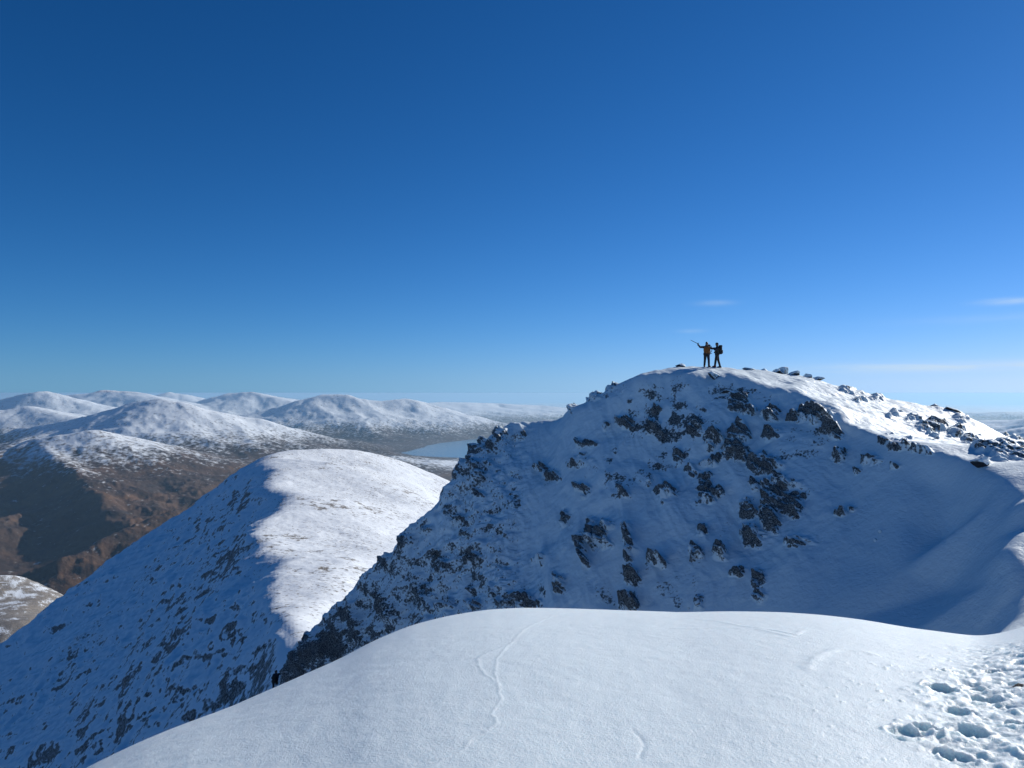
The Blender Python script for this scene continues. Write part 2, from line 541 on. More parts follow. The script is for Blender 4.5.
SNOW = (.75, .86, .885)
ROCKS = [(.25, (.009, .009, .011)), (.5, (.028, .027, .028)), (.72, (.070, .065, .062)), (.9, (.14, .13, .12))]
M_DOME = ground_material('wind packed snow', SNOW, ROCKS, 9.0, .12, .5, [(5, 3, .02, .5), (60, 3, .009, .8), (170, 2, .004, .9)], (12, .03), spec=.35, rough=.5, sss=.10)
M_KNOLL = ground_material('snow plastered rock', SNOW, ROCKS, 6.5, .14, 2.0, [(.9, 5, .16, .6), (5, 5, .05, .7)], (5.0, .12), dust=.34)
M_RIDGE = ground_material('ridge snow', (.84, .89, .91), [(.3, (.03, .026, .024)), (.55, (.085, .066, .05)), (.8, (.17, .13, .095))], .55, .14, 1.7, [(.12, 4, 1.0, .2), (.6, 5, .4, .35)], (.5, .8),  # snow colour whitened to make up for weak sunlight on the ridge
                          dust=.4,
                          brown=(.1, [(.3, (.07, .05, .03)), (.5, (.15, .11, .065)), (.7, (.24, .19, .12))]))
M_MOOR = ground_material('snow dusted moor', (.84, .89, .91), [(.3, (.022, .017, .015)), (.5, (.050, .034, .026)), (.72, (.10, .068, .048))],   .03, .26, 2.2, [(.006, 7, 18, .5), (.03, 5, 5, .6)], (.012, 12.0),  # same snow colour, whitened in place of sunlight, as the ridge
                         brown=(.005, [(.32, (.020, .015, .012)), (.5, (.080, .040, .018)), (.70, (.22, .108, .040))]))

# ------------------------------------------------------------------ 1. the near dome
SN, SNR = {}, {}


def base_height(th, r, sig):
    lr = np.log(r)
    z = tin(th, lr)
    z = blur1(z, sig, 0, lr)
    z = blur1(z, sig, 1, th)
    return z


def ground_at_dome(px, py):
    """where the line of sight through px, py meets the smooth dome"""
    th = math.atan2((px - 512) / F, 1.0)
    k = math.cos(th)
    rr = np.linspace(1.5, 14, 2500)
    z = dome(np.array([th]), rr)[:, 0]
    ray = -(py - HZ) / F * rr * k
    i = int(np.argmax(z >= ray)) if (z >= ray).any() else len(rr) - 1
    d = np.abs(z - ray) if not (z >= ray).any() else None
    if d is not None:
        i = int(np.argmin(d))
    return rr[i] * math.sin(th), rr[i] * math.cos(th)


def seg_dist(x, y, pts):
    best = np.full(x.shape, 1e9)
    for (ax, ay), (bx, by) in zip(pts[:-1], pts[1:]):
        dx, dy = bx - ax, by - ay
        t = np.clip(((x - ax) * dx + (y - ay) * dy) / (dx * dx + dy * dy + 1e-12), 0, 1)
        best = np.minimum(best, np.hypot(x - ax - t * dx, y - ay - t * dy))
    return best


th = columns([(-46, 3), (46, .083), (180, 3)])
rr = rows([(1.0, 6), (2.6, 26), (4.2, 130), (9.5, 240), (13, 60), (20, 24)], .35)
Z = dome(th, rr)
T = base_height(th, rr, .02)
w = smooth(8, 12, rr)[:, None]
Z = Z * (1 - w) + smax(Z, T, .5) * w
X = rr[:, None] * np.sin(th)[None, :]
Y = rr[:, None] * np.cos(th)[None, :]
p3 = np.stack([X.ravel(), Y.ravel(), np.zeros(X.size)], 1)
sh = X.shape
near = smooth(1.2, 2.5, rr)[:, None] * np.ones(sh)
calm = 1 - smooth(8.0, 10.5, np.hypot(X, Y))
D = .010 * fbm(p3 * (1, .7, 1), .9, 3, 3).reshape(sh) + .0035 * fbm(p3, .12, 3, 5).reshape(sh)
# thin raised tracks, frozen proud of the blown snow
TRACKS = [([(566, 611), (548, 617), (530, 625), (520, 632), (514, 640), (505, 648), (497, 656), (495, 668), (497, 682), (502, 698), (494, 707), (492, 714), (496, 722), (484, 732), (472, 737), (464, 748), (446, 757), (428, 768)], .011, .0032),
          ([(512, 642), (494, 650), (478, 657), (481, 668), (490, 676), (496, 684)], .014, .003),
          ([(690, 618), (715, 620), (740, 625), (770, 629), (795, 634), (802, 630)], .035, .007),
          ([(676, 628), (720, 627), (755, 628), (790, 636)], .04, .006),
          ([(806, 668), (816, 655), (836, 648), (860, 650), (874, 654)], .045, .007),
          ([(632, 728), (645, 742), (640, 756)], .015, -.004)]
for pts, wd, h in TRACKS:
    gp = [ground_at_dome(*p) for p in pts]
    wob = 1 + .6 * fbm(p3, .1, 3, 9).reshape(sh)
    d = seg_dist(X + .02 * fbm(p3, .15, 2, 11).reshape(sh), Y + .02 * fbm(p3, .15, 2, 12).reshape(sh), gp)
    D += h * np.exp(-(d / (wd * wob)) ** 2)
# trodden snow at the right: a churned band with boot pits and lumps
PATH = [(ground_at_dome(*p)) for p in [(1075, 648), (1035, 662), (1000, 690), (975, 730), (965, 790)]]
EDGE = [(ground_at_dome(*p)) for p in [(968, 642), (948, 668), (915, 690), (905, 712), (930, 740), (965, 772), (1010, 800)]]
dp = seg_dist(X, Y, PATH)
side = np.zeros(sh)
ex = np.interp(Y, [e[1] for e in sorted(EDGE, key=lambda e: e[1])], [e[0] for e in sorted(EDGE, key=lambda e: e[1])])
ex = ex + .22 * fbm(p3, .55, 3, 15).reshape(sh)
churn = smooth(-.30, .42, X - ex) * (Y > 0) * (1 - smooth(6.6, 8.2, Y)) * smooth(2, 3, Y)
f1, f2, cid = worley(p3 + .06 * np.stack([fbm(p3, .12, 2, 21), fbm(p3, .12, 2, 22), 0 * X.ravel()], 1), .125, 5)
blocks = (cid.reshape(sh) - .5) * smooth(.0, .38, (f2 - f1)).reshape(sh)
g1, g2, cid2 = worley(p3 + .02 * np.stack([fbm(p3, .06, 2, 23), fbm(p3, .06, 2, 24), 0 * X.ravel()], 1), .052, 6)
crumbs = (cid2.reshape(sh) - .55) * smooth(0, .45, (g2 - g1)).reshape(sh)
D += .78 * churn * (.050 * blocks + .034 * crumbs + .040 * fbm(p3, .55, 3, 25).reshape(sh) + .02 * fbm(p3, .1, 3, 26).reshape(sh) + .02)
# scattered crumbs thrown off the trodden band
fall = smooth(-1.5, .1, X - ex) * (1 - churn) * (Y > 0) * (1 - smooth(6, 8, Y))
D += fall * .012 * smooth(.80, .97, cid2.reshape(sh)) * smooth(.45, .1, g1.reshape(sh))
# boot pits: sharp edged holes with a raised lip and a tilted floor
PITS = [((905, 732), .27, .14, 30, .10), ((925, 730), .16, .12, 5, .08), ((938, 688), .27, .16, -35, .13), ((942, 671), .20, .05, -10, .07), ((908, 694), .22, .10, -15, .07), ((957, 712), .2, .12, 40, .08),
        ((1003, 662), .22, .10, 20, .09), ((985, 700), .26, .14, -25, .12), ((1010, 703), .24, .13, 30, .11), ((970, 735), .24, .14, -30, .11), ((1000, 740), .26, .15, 15, .12), ((975, 690), .2, .1, -35, .08),
        ((1018, 680), .22, .12, 10, .1), ((1015, 725), .2, .12, -20, .09), ((985, 760), .26, .14, 10, .11), ((955, 757), .2, .09, -35, .07), ((960, 660), .2, .06, -15, .06), ((990, 672), .2, .08, 25, .07),
        ((1020, 752), .24, .14, 40, .11), ((940, 752), .14, .06, -40, .05), ((1040, 700), .26, .14, 0, .12), ((1045, 740), .26, .14, 0, .12), ((1000, 645), .2, .07, 0, .05), ((1030, 655), .22, .1, 0, .08)]
for (q, ln, wd, ang, dep) in PITS[:3] + PITS[3::2]:
    gx, gy = ground_at_dome(*q)
    ln *= .66
    a = math.radians(ang)
    lx = (X - gx) * math.cos(a) + (Y - gy) * math.sin(a) * 1.0
    ly = -(X - gx) * math.sin(a) + (Y - gy) * math.cos(a)
    near_m = (np.abs(lx) < .6) & (np.abs(ly) < .6)
    if not near_m.any():
        continue
    wob = 1 + .28 * fbm(p3[near_m.ravel()], .09, 3, 27)
    e = ((np.abs(lx[near_m]) / (ln * .55)) ** 3 + (np.abs(ly[near_m]) / (wd * .62)) ** 3) ** (1 / 3) * wob
    pit = 1 - smooth(.78, 1.02, e)
    lip = np.exp(-((e - 1.18) / .16) ** 2)
    D[near_m] += -.40 * dep * pit * (.75 + .9 * (ly[near_m])) + .022 * lip * (.5 + fbm(p3[near_m.ravel()], .08, 2, 28))
Zd = Z + D * calm * near
G = np.stack([X, Y, Zd], -1)
nrm = grid_normals(G)
bare = np.zeros(sh) - .4
gx, gy = ground_at_dome(1021, 688)
bare = np.maximum(bare, .45 - (np.hypot((X - gx) / .16, (Y - gy) / .26)) ** 2 * .5 + 1.1 * fbm(p3, .07, 3, 29).reshape(sh))
grid_object('snow_dome', G, M_DOME, {'bare': bare}, True, ('smooth sunlit dome of wind packed snow with boot pits on its right', 'snow'), cap=True)


def dome_z(px, py):
    x, y = ground_at_dome(px, py)
    i = int(np.argmin(np.abs(th_dome - math.atan2(x, y)))); j = int(np.argmin(np.abs(rr_dome - math.hypot(x, y))))
    return x, y, float(Z_dome[j, i])


th_dome, rr_dome, Z_dome = th, rr, Zd

# ------------------------------------------------------------------ 2. the rocky knoll across the bowl
th = columns([(-46, 2), (-24, .35), (38, .082), (60, .5), (180, 3)])
rr = rows([(19.5, 15), (25, 120), (30, 50), (38, 150), (61, 560), (70, 70), (118, 50)], 18.5)
lr = np.log(rr)
X = rr[:, None] * np.sin(th)[None, :]
Y = rr[:, None] * np.cos(th)[None, :]
sh = X.shape
T = base_height(th, rr, .0075)
Dm = dome(th, rr)
Z = smax(Dm, T, .5)
wfar = smooth(70, 112, rr)[:, None]
Z = Z * (1 - wfar) + T * wfar
PXg = X / np.maximum(Y, 1e-3) * F + 512
front = (Y > 5) & (np.abs(th)[None, :] < 1.1) * np.ones(sh, bool)
G = np.stack([X, Y, Z], -1)
n0 = grid_normals(G)
n0 = np.stack([blur1(blur1(n0[..., k], .01, 0, lr), .01, 1, th) for k in range(3)], -1)
n0 /= np.linalg.norm(n0, axis=2, keepdims=True)
p3 = G.reshape(-1, 3)
PYg = HZ - Z / np.maximum(Y, 1e-3) * F
onknoll = (smooth(34, 40, Y) * (1 - smooth(64, 76, Y)))
steep = smooth(.93, .75, n0[..., 2])
# rocks breaking through: position, half width and half height, strength, lean
ROCK = [(625, 422, 7, 5, 1, 0), (653, 427, 9, 7, 1, 0), (657, 412, 4, 7, .9, 0), (697, 428, 10, 9, 1, 0), (739, 401, 11, 9, 1.1, -.5), (750, 411, 8, 6, 1, 0), (771, 415, 11, 5, .9, .2), (795, 418, 9, 5, .8, 0), (815, 415, 17, 9, 1.1, .1),
        (833, 433, 10, 7, 1.1, .3), (739, 436, 12, 9, 1.1, 0), (736, 452, 14, 9, 1.2, -.2), (764, 466, 18, 9, 1.2, 0), (713, 440, 9, 8, .9, 0), (711, 457, 12, 6, 1, -.3), (704, 482, 10, 10, 1.1, 0), (704, 499, 8, 8, 1, .2), (716, 492, 8, 6, .9, -.4),
        (752, 487, 7, 7, 1, 0), (771, 434, 9, 7, .9, -.4), (775, 500, 9, 12, 1.1, 0), (750, 510, 10, 9, 1.1, 0), (752, 534, 11, 11, 1.25, 0), (771, 520, 9, 14, 1.2, .2), (790, 505, 13, 14, 1, 0), (780, 485, 22, 6, .75, -.2), (702, 529, 7, 6, 1.1, 0), (718, 552, 7, 8, 1, .3), (695, 554, 8, 9, .95, 0),
        (736, 573, 10, 5, 1, -.3), (760, 582, 8, 12, 1.1, .2), (762, 597, 9, 6, 1.1, 0), (799, 540, 17, 7, .75, 0), (597, 533, 7, 15, 1.2, .55), (608, 527, 9, 6, .9, .6), (586, 557, 5, 10, 1.1, .55), (590, 540, 5, 8, .9, .5), (629, 545, 5, 16, .95, .1), (632, 577, 8, 9, 1, .3), (657, 560, 11, 6, .9, .4),
        (581, 491, 8, 4, 1, .2), (586, 445, 9, 4, 1, .1), (627, 494, 7, 4, .9, 0), (665, 494, 12, 11, .8, 0), (650, 480, 6, 6, .6, 0), (627, 603, 11, 6, 1, 0), (701, 603, 6, 7, .9, 0), (838, 456, 7, 6, .95, -.3), (566, 519, 5, 10, .9, .2), (579, 462, 14, 7, .6, 0), (677, 452, 6, 9, .6, 0), (690, 466, 8, 8, .6, 0),
        (478, 472, 6, 14, 1.1, .5), (481, 492, 5, 9, 1.1, .5), (462, 522, 8, 4, 1, -.4), (466, 533, 8, 5, 1, 0), (476, 557, 10, 9, 1.2, .6), (442, 562, 11, 14, 1.1, .1), (424, 592, 9, 15, 1.2, .4), (386, 564, 6, 8, 1.1, 0), (471, 449, 8, 9, 1.1, -.4), (458, 468, 7, 12, 1.1, -.3), (549, 473, 10, 6, 1.1, .4), (540, 466, 6, 3, .9, .2),
        (515, 600, 22, 6, 1.1, .15), (476, 606, 9, 5, 1.1, 0), (448, 606, 8, 9, .9, 0), (389, 606, 12, 16, 1.2, .3), (358, 625, 9, 20, 1.2, .2), (335, 640, 16, 20, 1.3, 0), (312, 650, 12, 16, 1.3, 0), (405, 540, 8, 8, .9, 0), (425, 530, 6, 6, .8, 0), (500, 432, 9, 6, .8, 0), (487, 446, 7, 8, .9, 0), (520, 436, 7, 5, .7, 0),
        (595, 396, 7, 4, .55, -.5), (612, 387, 6, 3, .5, -.5), (575, 410, 5, 4, .6, -.4), (605, 425, 4, 3, .7, 0), (300, 665, 10, 14, 1.2, 0), (292, 672, 5, 8, 1.2, 0), (345, 612, 9, 9, .9, 0), (370, 590, 7, 9, .9, 0),
        (560, 586, 6, 10, .7, .3), (540, 560, 8, 8, .5, .3), (855, 470, 5, 3, .8, 0), (842, 515, 5, 3, .8, 0), (852, 508, 4, 3, .7, 0), (893, 469, 5, 3, .8, 0), (900, 445, 14, 5, .95, .1), (887, 441, 8, 5, .9, 0), (870, 462, 8, 5, .7, 0),
        (933, 427, 15, 5, 1.1, .1), (955, 432, 10, 5, 1, .2), (934, 436, 4, 3, .9, 0), (985, 450, 14, 7, 1.1, .4), (1008, 447, 16, 7, 1.2, .3), (1000, 456, 12, 6, 1.1, .2), (970, 440, 9, 4, .9, .3), (960, 418, 10, 3, .8, .4), (920, 450, 12, 4, .7, .3), (982, 464, 7, 4, 1.1, 0),
        (878, 396, 10, 3, .6, .2), (862, 398, 8, 3, .6, .2), (848, 391, 9, 3, .6, .2), (895, 415, 8, 3, .8, .2), (915, 418, 9, 3, .6, .4), (1015, 470, 12, 4, .9, .2), (1020, 455, 14, 6, 1.2, .2)]
warp1 = (1.25 * fbm(p3, 1.5, 3, 101) + .75 * fbm(p3, .42, 3, 103)).reshape(sh)
warp2 = (1.25 * fbm(p3, 1.5, 3, 111) + .75 * fbm(p3, .42, 3, 113)).reshape(sh)
R = np.zeros(sh)
for px, py, hw, hh, st, lean in ROCK:
    dx = (PXg - px) + 7.0 * warp1
    dy = (PYg - py) + 6.5 * warp2
    dx = dx - lean * dy
    m = (np.abs(dx) < hw * 2.2) & (np.abs(dy) < hh * 2.2) & (Y > 18) & (Y < 63)
    if m.any():
        e = (dx[m] / (hw * .9)) ** 2 + (dy[m] / (hh * .9)) ** 2
        R[m] = np.maximum(R[m], st * np.exp(-.85 * e ** 1.3))
crag = smooth(545, 500, PXg) * onknoll * (Y > 44)                          # the broken left arete
edgebreak = crag * (.35 + .45 * ridged(p3, 3.2, 4, 121).reshape(sh) - .2)
patches = smooth(.25, .62, fbm(p3, 3.2, 4, 131).reshape(sh)) * onknoll * steep * smooth(880, 780, PXg) * .62
Rk = np.maximum(R, np.maximum(np.clip(edgebreak, 0, .8) * .8, patches))
# blocky relief in the rock, soft drifts in the snow
sel = (Rk > .04).ravel()
blk = np.zeros(p3.shape[0])
q = p3[sel]
qs = np.stack([q[:, 0] + .5 * q[:, 2], q[:, 1], q[:, 2] * 1.0 - .35 * q[:, 0]], 1)
qs = qs + .28 * np.stack([fbm(q, .8, 3, 141), fbm(q, .8, 3, 142), fbm(q, .8, 3, 143)], 1)
a1, a2, c1 = worley(qs * (1, 1, .7), 1.0, 15)
b1, b2, c2 = worley(qs * (1, 1, .62), .42, 16)
blk[sel] = .55 * (c1 - .45) * smooth(0, .12, a2 - a1) + .22 * (c2 - .5) * smooth(0, .15, b2 - b1) + .16 * fbm(q, .35, 3, 144)
blk = blk.reshape(sh)
strat = p3[:, 2] + .34 * p3[:, 0] + .15 * p3[:, 1] + 1.25 * fbm(p3, 2.6, 4, 191) + .22 * fbm(p3, .5, 3, 192)


def ledge(h, per):
    """outward step of a stair of risers and shelves, and where the riser is (1) or the shelf (-1)"""
    f = h / per
    j = np.floor(f)
    f = f - j
    rnd = .5 + .5 * np.sin(j * 12.9898 + 3.1)
    up_ = smooth(.0, .62, f)
    dn_ = smooth(.62, 1.0, f)
    return ((up_ - dn_) * (.55 + .9 * rnd)).reshape(sh), (smooth(.0, .12, f) - 2 * smooth(.52, .72, f) + smooth(.96, 1.0, f)).reshape(sh)


led1, ris1 = ledge(strat, 1.15)
led2, ris2 = ledge(strat + .4 * p3[:, 0], .47)
lmod = smooth(-.35, .3, fbm(p3, 1.7, 3, 193)).reshape(sh)
soft = .55 * fbm(p3, 8.0, 3, 149).reshape(sh) + .34 * fbm(p3 * (1, 1, .6), 3.0, 4, 151).reshape(sh) + .05 * ridged(p3 * (1, 1, .5), 1.1, 4, 155).reshape(sh) + .03 * fbm(p3, .35, 3, 157).reshape(sh)
gully = ridged(np.stack([p3[:, 0] + .25 * p3[:, 2] + .8 * fbm(p3, 4, 2, 152), .22 * p3[:, 1], .2 * p3[:, 2]], 1), 4.2, 4, 153, .5).reshape(sh) - .6
soft = soft + .55 * gully
amp = np.clip(.25 + .75 * smooth(900, 760, PXg), 0, 1) * onknoll * (.5 + .5 * steep)
toplit = onknoll * (1 - steep) * smooth(700, 860, PXg)                      # the wind scoured top at the right
ribs = ridged(np.stack([X.ravel() * .5 + Y.ravel() * .2, Y.ravel() * 1.4 - X.ravel() * .6, 0 * X.ravel()], 1), 4.0, 4, 161).reshape(sh) - .6
Rs = smooth(.15, .8, Rk)
disp = soft * amp + Rs * (.26 + .85 * blk + (.44 * led1 * lmod + .20 * led2) * (1 - .85 * crag)) * onknoll * (1 - .6 * toplit) + crag * (.95 * (ridged(p3, 4.5, 5, 171, .58).reshape(sh) - .6) + .30 * (ridged(p3, 1.3, 3, 175).reshape(sh) - .6)) + toplit * (.20 * ribs + .12 * fbm(p3, 1.0, 3, 165).reshape(sh))
G = G + n0 * disp[..., None]
# worn path stepping along the lip of the bowl
n1 = grid_normals(G)
up = n1[..., 2]
sp = fbm(p3 * (1, 1, 1.25), .75, 5, 181, .62).reshape(sh)
bare = -.06 + .56 * Rk + (.26 * ris1 + .14 * ris2) * smooth(.08, .4, Rk) * (1 - .75 * crag) + .20 * crag * smooth(-13, -20, Z) + .8 * (.62 - up) * smooth(.08, .45, Rk) + .62 * sp * smooth(.05, .4, Rk) + .18 * smooth(.0, -.25, blk) * Rs - .28 * (1 - onknoll)
bare = bare - .22 * toplit
rib = ridged(np.stack([p3[:, 0] * 1.0 - .55 * p3[:, 2] + .5 * fbm(p3, 2.5, 3, 186), p3[:, 1] * .4, .45 * p3[:, 2] + .3 * p3[:, 0]], 1), 3.4, 5, 187, .6).reshape(sh)
fine = smooth(.60, .82, rib) * smooth(-.3, .25, fbm(p3, 5.5, 3, 188).reshape(sh)) * onknoll * steep * smooth(890, 790, PXg)
bare = np.maximum(bare, -.30 + .22 * ris1 * fine + .66 * fine + .5 * sp + .9 * (.66 - up) * fine) + .14 * fine
grid_object('rocky_hill', G, M_KNOLL, {'bare': bare}, True, ('steep shaded snowy knoll with dark rock outcrops behind the snow dome', 'hill'))
KN_TH, KN_RR, KN_G = th, rr, G


def knoll_point(px, d):
    """surface point of the knoll in the direction px at forward distance d"""
    t = math.atan2((px - 512) / F, 1)
    i = int(np.argmin(np.abs(KN_TH - t))); j = int(np.argmin(np.abs(KN_RR - d / math.cos(t))))
    return Vector(KN_G[j, i])


def knoll_hit(px, py):
    """first knoll surface point on the line of sight through px, py"""
    t = math.atan2((px - 512) / F, 1)
    i = int(np.argmin(np.abs(KN_TH - t)))
    c = KN_G[:, i]
    py_all = HZ - c[:, 2] / c[:, 1] * F
    ok = np.where((py_all <= py) & (c[:, 1] > 18))[0]
    return Vector(c[ok[0]]) if len(ok) else Vector(c[int(np.argmin(py_all))])


# ------------------------------------------------------------------ 3. the snowy ridge in the middle distance
th = columns([(-50, 2), (-37, .3), (3, .075), (45, .6), (180, 3)])
rr = rows([(220, 50), (1060, 560), (1800, 110)], 112)
lr = np.log(rr)
X = rr[:, None] * np.sin(th)[None, :]
Y = rr[:, None] * np.cos(th)[None, :]
sh = X.shape
q = np.stack([X.ravel(), Y.ravel(), 0 * X.ravel()], 1)
T = base_height(th, rr, .014)
wdt = smooth(150, 300, rr)[:, None]
Z = T
G = np.stack([X, Y, Z], -1)
n0 = grid_normals(G)
n0 = np.stack([blur1(blur1(n0[..., k], .02, 0, lr), .02, 1, th) for k in range(3)], -1)
n0 /= np.linalg.norm(n0, axis=2, keepdims=True)
p3 = G.reshape(-1, 3)
shade = smooth(.93, .80, n0[..., 2]) * smooth(0.05, -.25, n0[..., 0])         # the steep left flank
disp = wdt * ((5.5 * fbm(p3, 70, 5, 201, .62) + 3.8 * (ridged(p3, 28, 4, 205) - .6)).reshape(sh) * (.28 + .6 * shade) + (1.5 * fbm(p3, 11, 5, 207, .6)).reshape(sh) * (.16 + .84 * shade))
# ribs and gullies running down the flank
fl = np.stack([p3[:, 1] * 1.0 + p3[:, 0] * .55, (p3[:, 2]) * .22, p3[:, 0] * .12], 1)
disp += wdt * shade * (4.0 * (ridged(fl, 42, 4, 211) - .62)).reshape(sh)
G = G + n0 * disp[..., None]
n1 = grid_normals(G)
up = n1[..., 2]
streak = fbm(np.stack([p3[:, 1] * 1.0 + p3[:, 0] * .6, p3[:, 2] * .45, p3[:, 0] * .3], 1), 4, 5, 221, .65).reshape(sh)
clump = fbm(p3, 70, 4, 225).reshape(sh)
bare = -.10 + shade * (.17 + .46 * streak + .46 * clump + .8 * smooth(.74, .45, up)) + (1 - shade) * (.40 + 1.2 * fbm(p3, 9, 4, 231, .6).reshape(sh) * smooth(-.15, .4, fbm(p3, 60, 3, 235).reshape(sh)) + .22 * clump)
spur = smooth(1080, 1180, Y) * smooth(-500, -700, X)
mott = fbm(q, 26, 5, 241, .7).reshape(sh)
bare = bare * (1 - spur) + spur * (.55 + 1.7 * mott + .34 * smooth(-930, -820, X))
brown = spur * np.clip(.9 + .8 * fbm(q, 120, 3, 245).reshape(sh), 0, 1) + (1 - spur) * (1 - shade) * .5
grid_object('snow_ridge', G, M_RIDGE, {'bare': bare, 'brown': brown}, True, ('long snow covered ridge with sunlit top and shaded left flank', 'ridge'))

# ------------------------------------------------------------------ 4. the low country and the far hills
th = columns([(-50, 2), (-37, .3), (8, .075), (24, .3), (39, .09), (60, 1), (180, 3)])
rr = rows([(2500, 40), (13000, 460), (22000, 110), (34000, 60), (85000, 50)], 1750)
X = rr[:, None] * np.sin(th)[None, :]
Y = rr[:, None] * np.cos(th)[None, :]
sh = X.shape
T = base_height(th, rr, .02)
T = T - glen(X, Y) * smooth(-470, -598, T)
H = far_hills(X.ravel(), Y.ravel()).reshape(sh)
q = np.stack([X.ravel(), Y.ravel(), 0 * X.ravel()], 1)
lowr = smooth(1900, 2900, rr)[:, None]
Z = np.where(T > H, T, H) * (1 - lowr) + lowr * smax(H, T - 2, 10)
LOCH = [(-1130, 7800), (-1000, 8600), (-884, 9333), (-640, 9800), (-430, 10300), (200, 10900), (900, 10500), (1300, 9300), (800, 7900), (0, 7350), (-420, 7250), (-700, 7300), (-950, 7480)]


def poly_sdf(x, y, poly):
    d = seg_dist(x, y, poly + poly[:1])
    ins = np.zeros(x.shape, bool)
    for (ax, ay), (bx, by) in zip(poly, poly[1:] + poly[:1]):
        c = ((ay > y) != (by > y)) & (x < (bx - ax) * (y - ay) / (by - ay + 1e-12) + ax)
        ins ^= c
    return np.where(ins, -d, d)


sd = poly_sdf(X, Y, LOCH) + 90 * fbm(q, 600, 3, 301).reshape(sh)
Z = Z * smooth(-60, 500, sd) + (1 - smooth(-60, 500, sd)) * np.minimum(Z, -613)
Z = np.where(sd < 120, np.minimum(Z, -616 + np.clip(sd * .03, -14, 4)), Z)
Z -= (np.hypot(X, Y) ** 2) / (2 * 7.4e6) * smooth(15000, 40000, np.hypot(X, Y))
G = np.stack([X, Y, Z], -1)
n1 = grid_normals(G)
alt = Z + 60 * fbm(q, 1800, 4, 311).reshape(sh) + 50 * fbm(q, 300, 4, 315).reshape(sh)
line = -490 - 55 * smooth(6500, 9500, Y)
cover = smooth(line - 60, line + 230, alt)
hill_b = smooth(5200, 6800, Y) * smooth(0, -500, X)
bare = 1.0 - .80 * cover + .30 * (.9 - n1[..., 2]) + .34 * fbm(q, 170, 5, 321, .65).reshape(sh) - .06
plain_snow = np.exp(-(((X + 550) / 500) ** 2 + ((Y - 6500) / 420) ** 2)) * .75
bare = np.minimum(bare + .12 * smooth(20, 150, glen(X, Y)), 1.25) - plain_snow - .6 * smooth(13000, 22000, Y)  # farthest land whitened by extra snow cover to look hazier
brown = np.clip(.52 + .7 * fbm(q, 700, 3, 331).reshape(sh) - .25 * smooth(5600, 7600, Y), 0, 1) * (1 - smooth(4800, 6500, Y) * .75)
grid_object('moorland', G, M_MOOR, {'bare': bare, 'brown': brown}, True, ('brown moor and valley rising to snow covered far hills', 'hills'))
LOW = float(min(Z.min(), KN_G[..., 2].min()))

# loch
m, nt = newmat('cold loch water')
bs = N(nt, 'ShaderNodeBsdfPrincipled')
bs.inputs['Base Color'].default_value = (.10, .23, .32, 1)
bs.inputs['Roughness'].default_value = .22
bs.inputs['IOR'].default_value = 1.33
b = N(nt, 'ShaderNodeBump'); b.inputs['Strength'].default_value = .3; b.inputs['Distance'].default_value = .6
nt.links.new(noise(nt, .05, 4, .6), b.inputs['Height']); nt.links.new(b.outputs[0], bs.inputs['Normal'])
o_ = N(nt, 'ShaderNodeOutputMaterial'); nt.links.new(bs.outputs[0], o_.inputs[0])
me = bpy.data.meshes.new('loch_water')
c = (sum(p[0] for p in LOCH) / len(LOCH), sum(p[1] for p in LOCH) / len(LOCH))
me.from_pydata([(c[0] + (x - c[0]) * 1.35, c[1] + (y - c[1]) * 1.3, -616.0) for x, y in LOCH][::-1], [], [list(range(len(LOCH)))])
me.materials.append(m)
lw = bpy.data.objects.new('loch_water', me); COL.objects.link(lw)
lw['kind'] = 'structure'; lw['label'] = 'pale blue loch on the moor beyond the snowy ridge'; lw['category'] = 'loch'
if me.polygons[0].normal.z < 0:
    me.flip_normals()


# ------------------------------------------------------------------ things
def tag(o, label, cat, group=None):
    o['label'] = label; o['category'] = cat
    if group:
        o['group'] = group
    return o


def empty(name, loc, label, cat, group=None):
    o = bpy.data.objects.new(name, None)
    o.empty_display_size = .2
    o.location = loc
    COL.objects.link(o)
    return tag(o, label, cat, group)


def link(name, me, mats, parent=None, loc=(0, 0, 0)):
    if not isinstance(mats, (list, tuple)):
        mats = [mats]
    for mm in mats:
        me.materials.append(mm)
    o = bpy.data.objects.new(name, me)
    o.location = loc
    COL.objects.link(o)
    if parent:
        o.parent = parent
    return o


def cloth(name, col, rough=.75, var=.25, scale=14):
    m, nt = newmat(name)
    n = noise(nt, scale, 4, .6)
    bs = N(nt, 'ShaderNodeBsdfPrincipled')
    nt.links.new(mix_col(nt, n, tuple(c * (1 - var) for c in col), tuple(c * (1 + var) for c in col)), bs.inputs['Base Color'])
    bs.inputs['Roughness'].default_value = rough
    b = N(nt, 'ShaderNodeBump'); b.inputs['Strength'].default_value = .4; b.inputs['Distance'].default_value = .01
    nt.links.new(n, b.inputs['Height']); nt.links.new(b.outputs[0], bs.inputs['Normal'])
    o = N(nt, 'ShaderNodeOutputMaterial'); nt.links.new(bs.outputs[0], o.inputs[0])
    return m


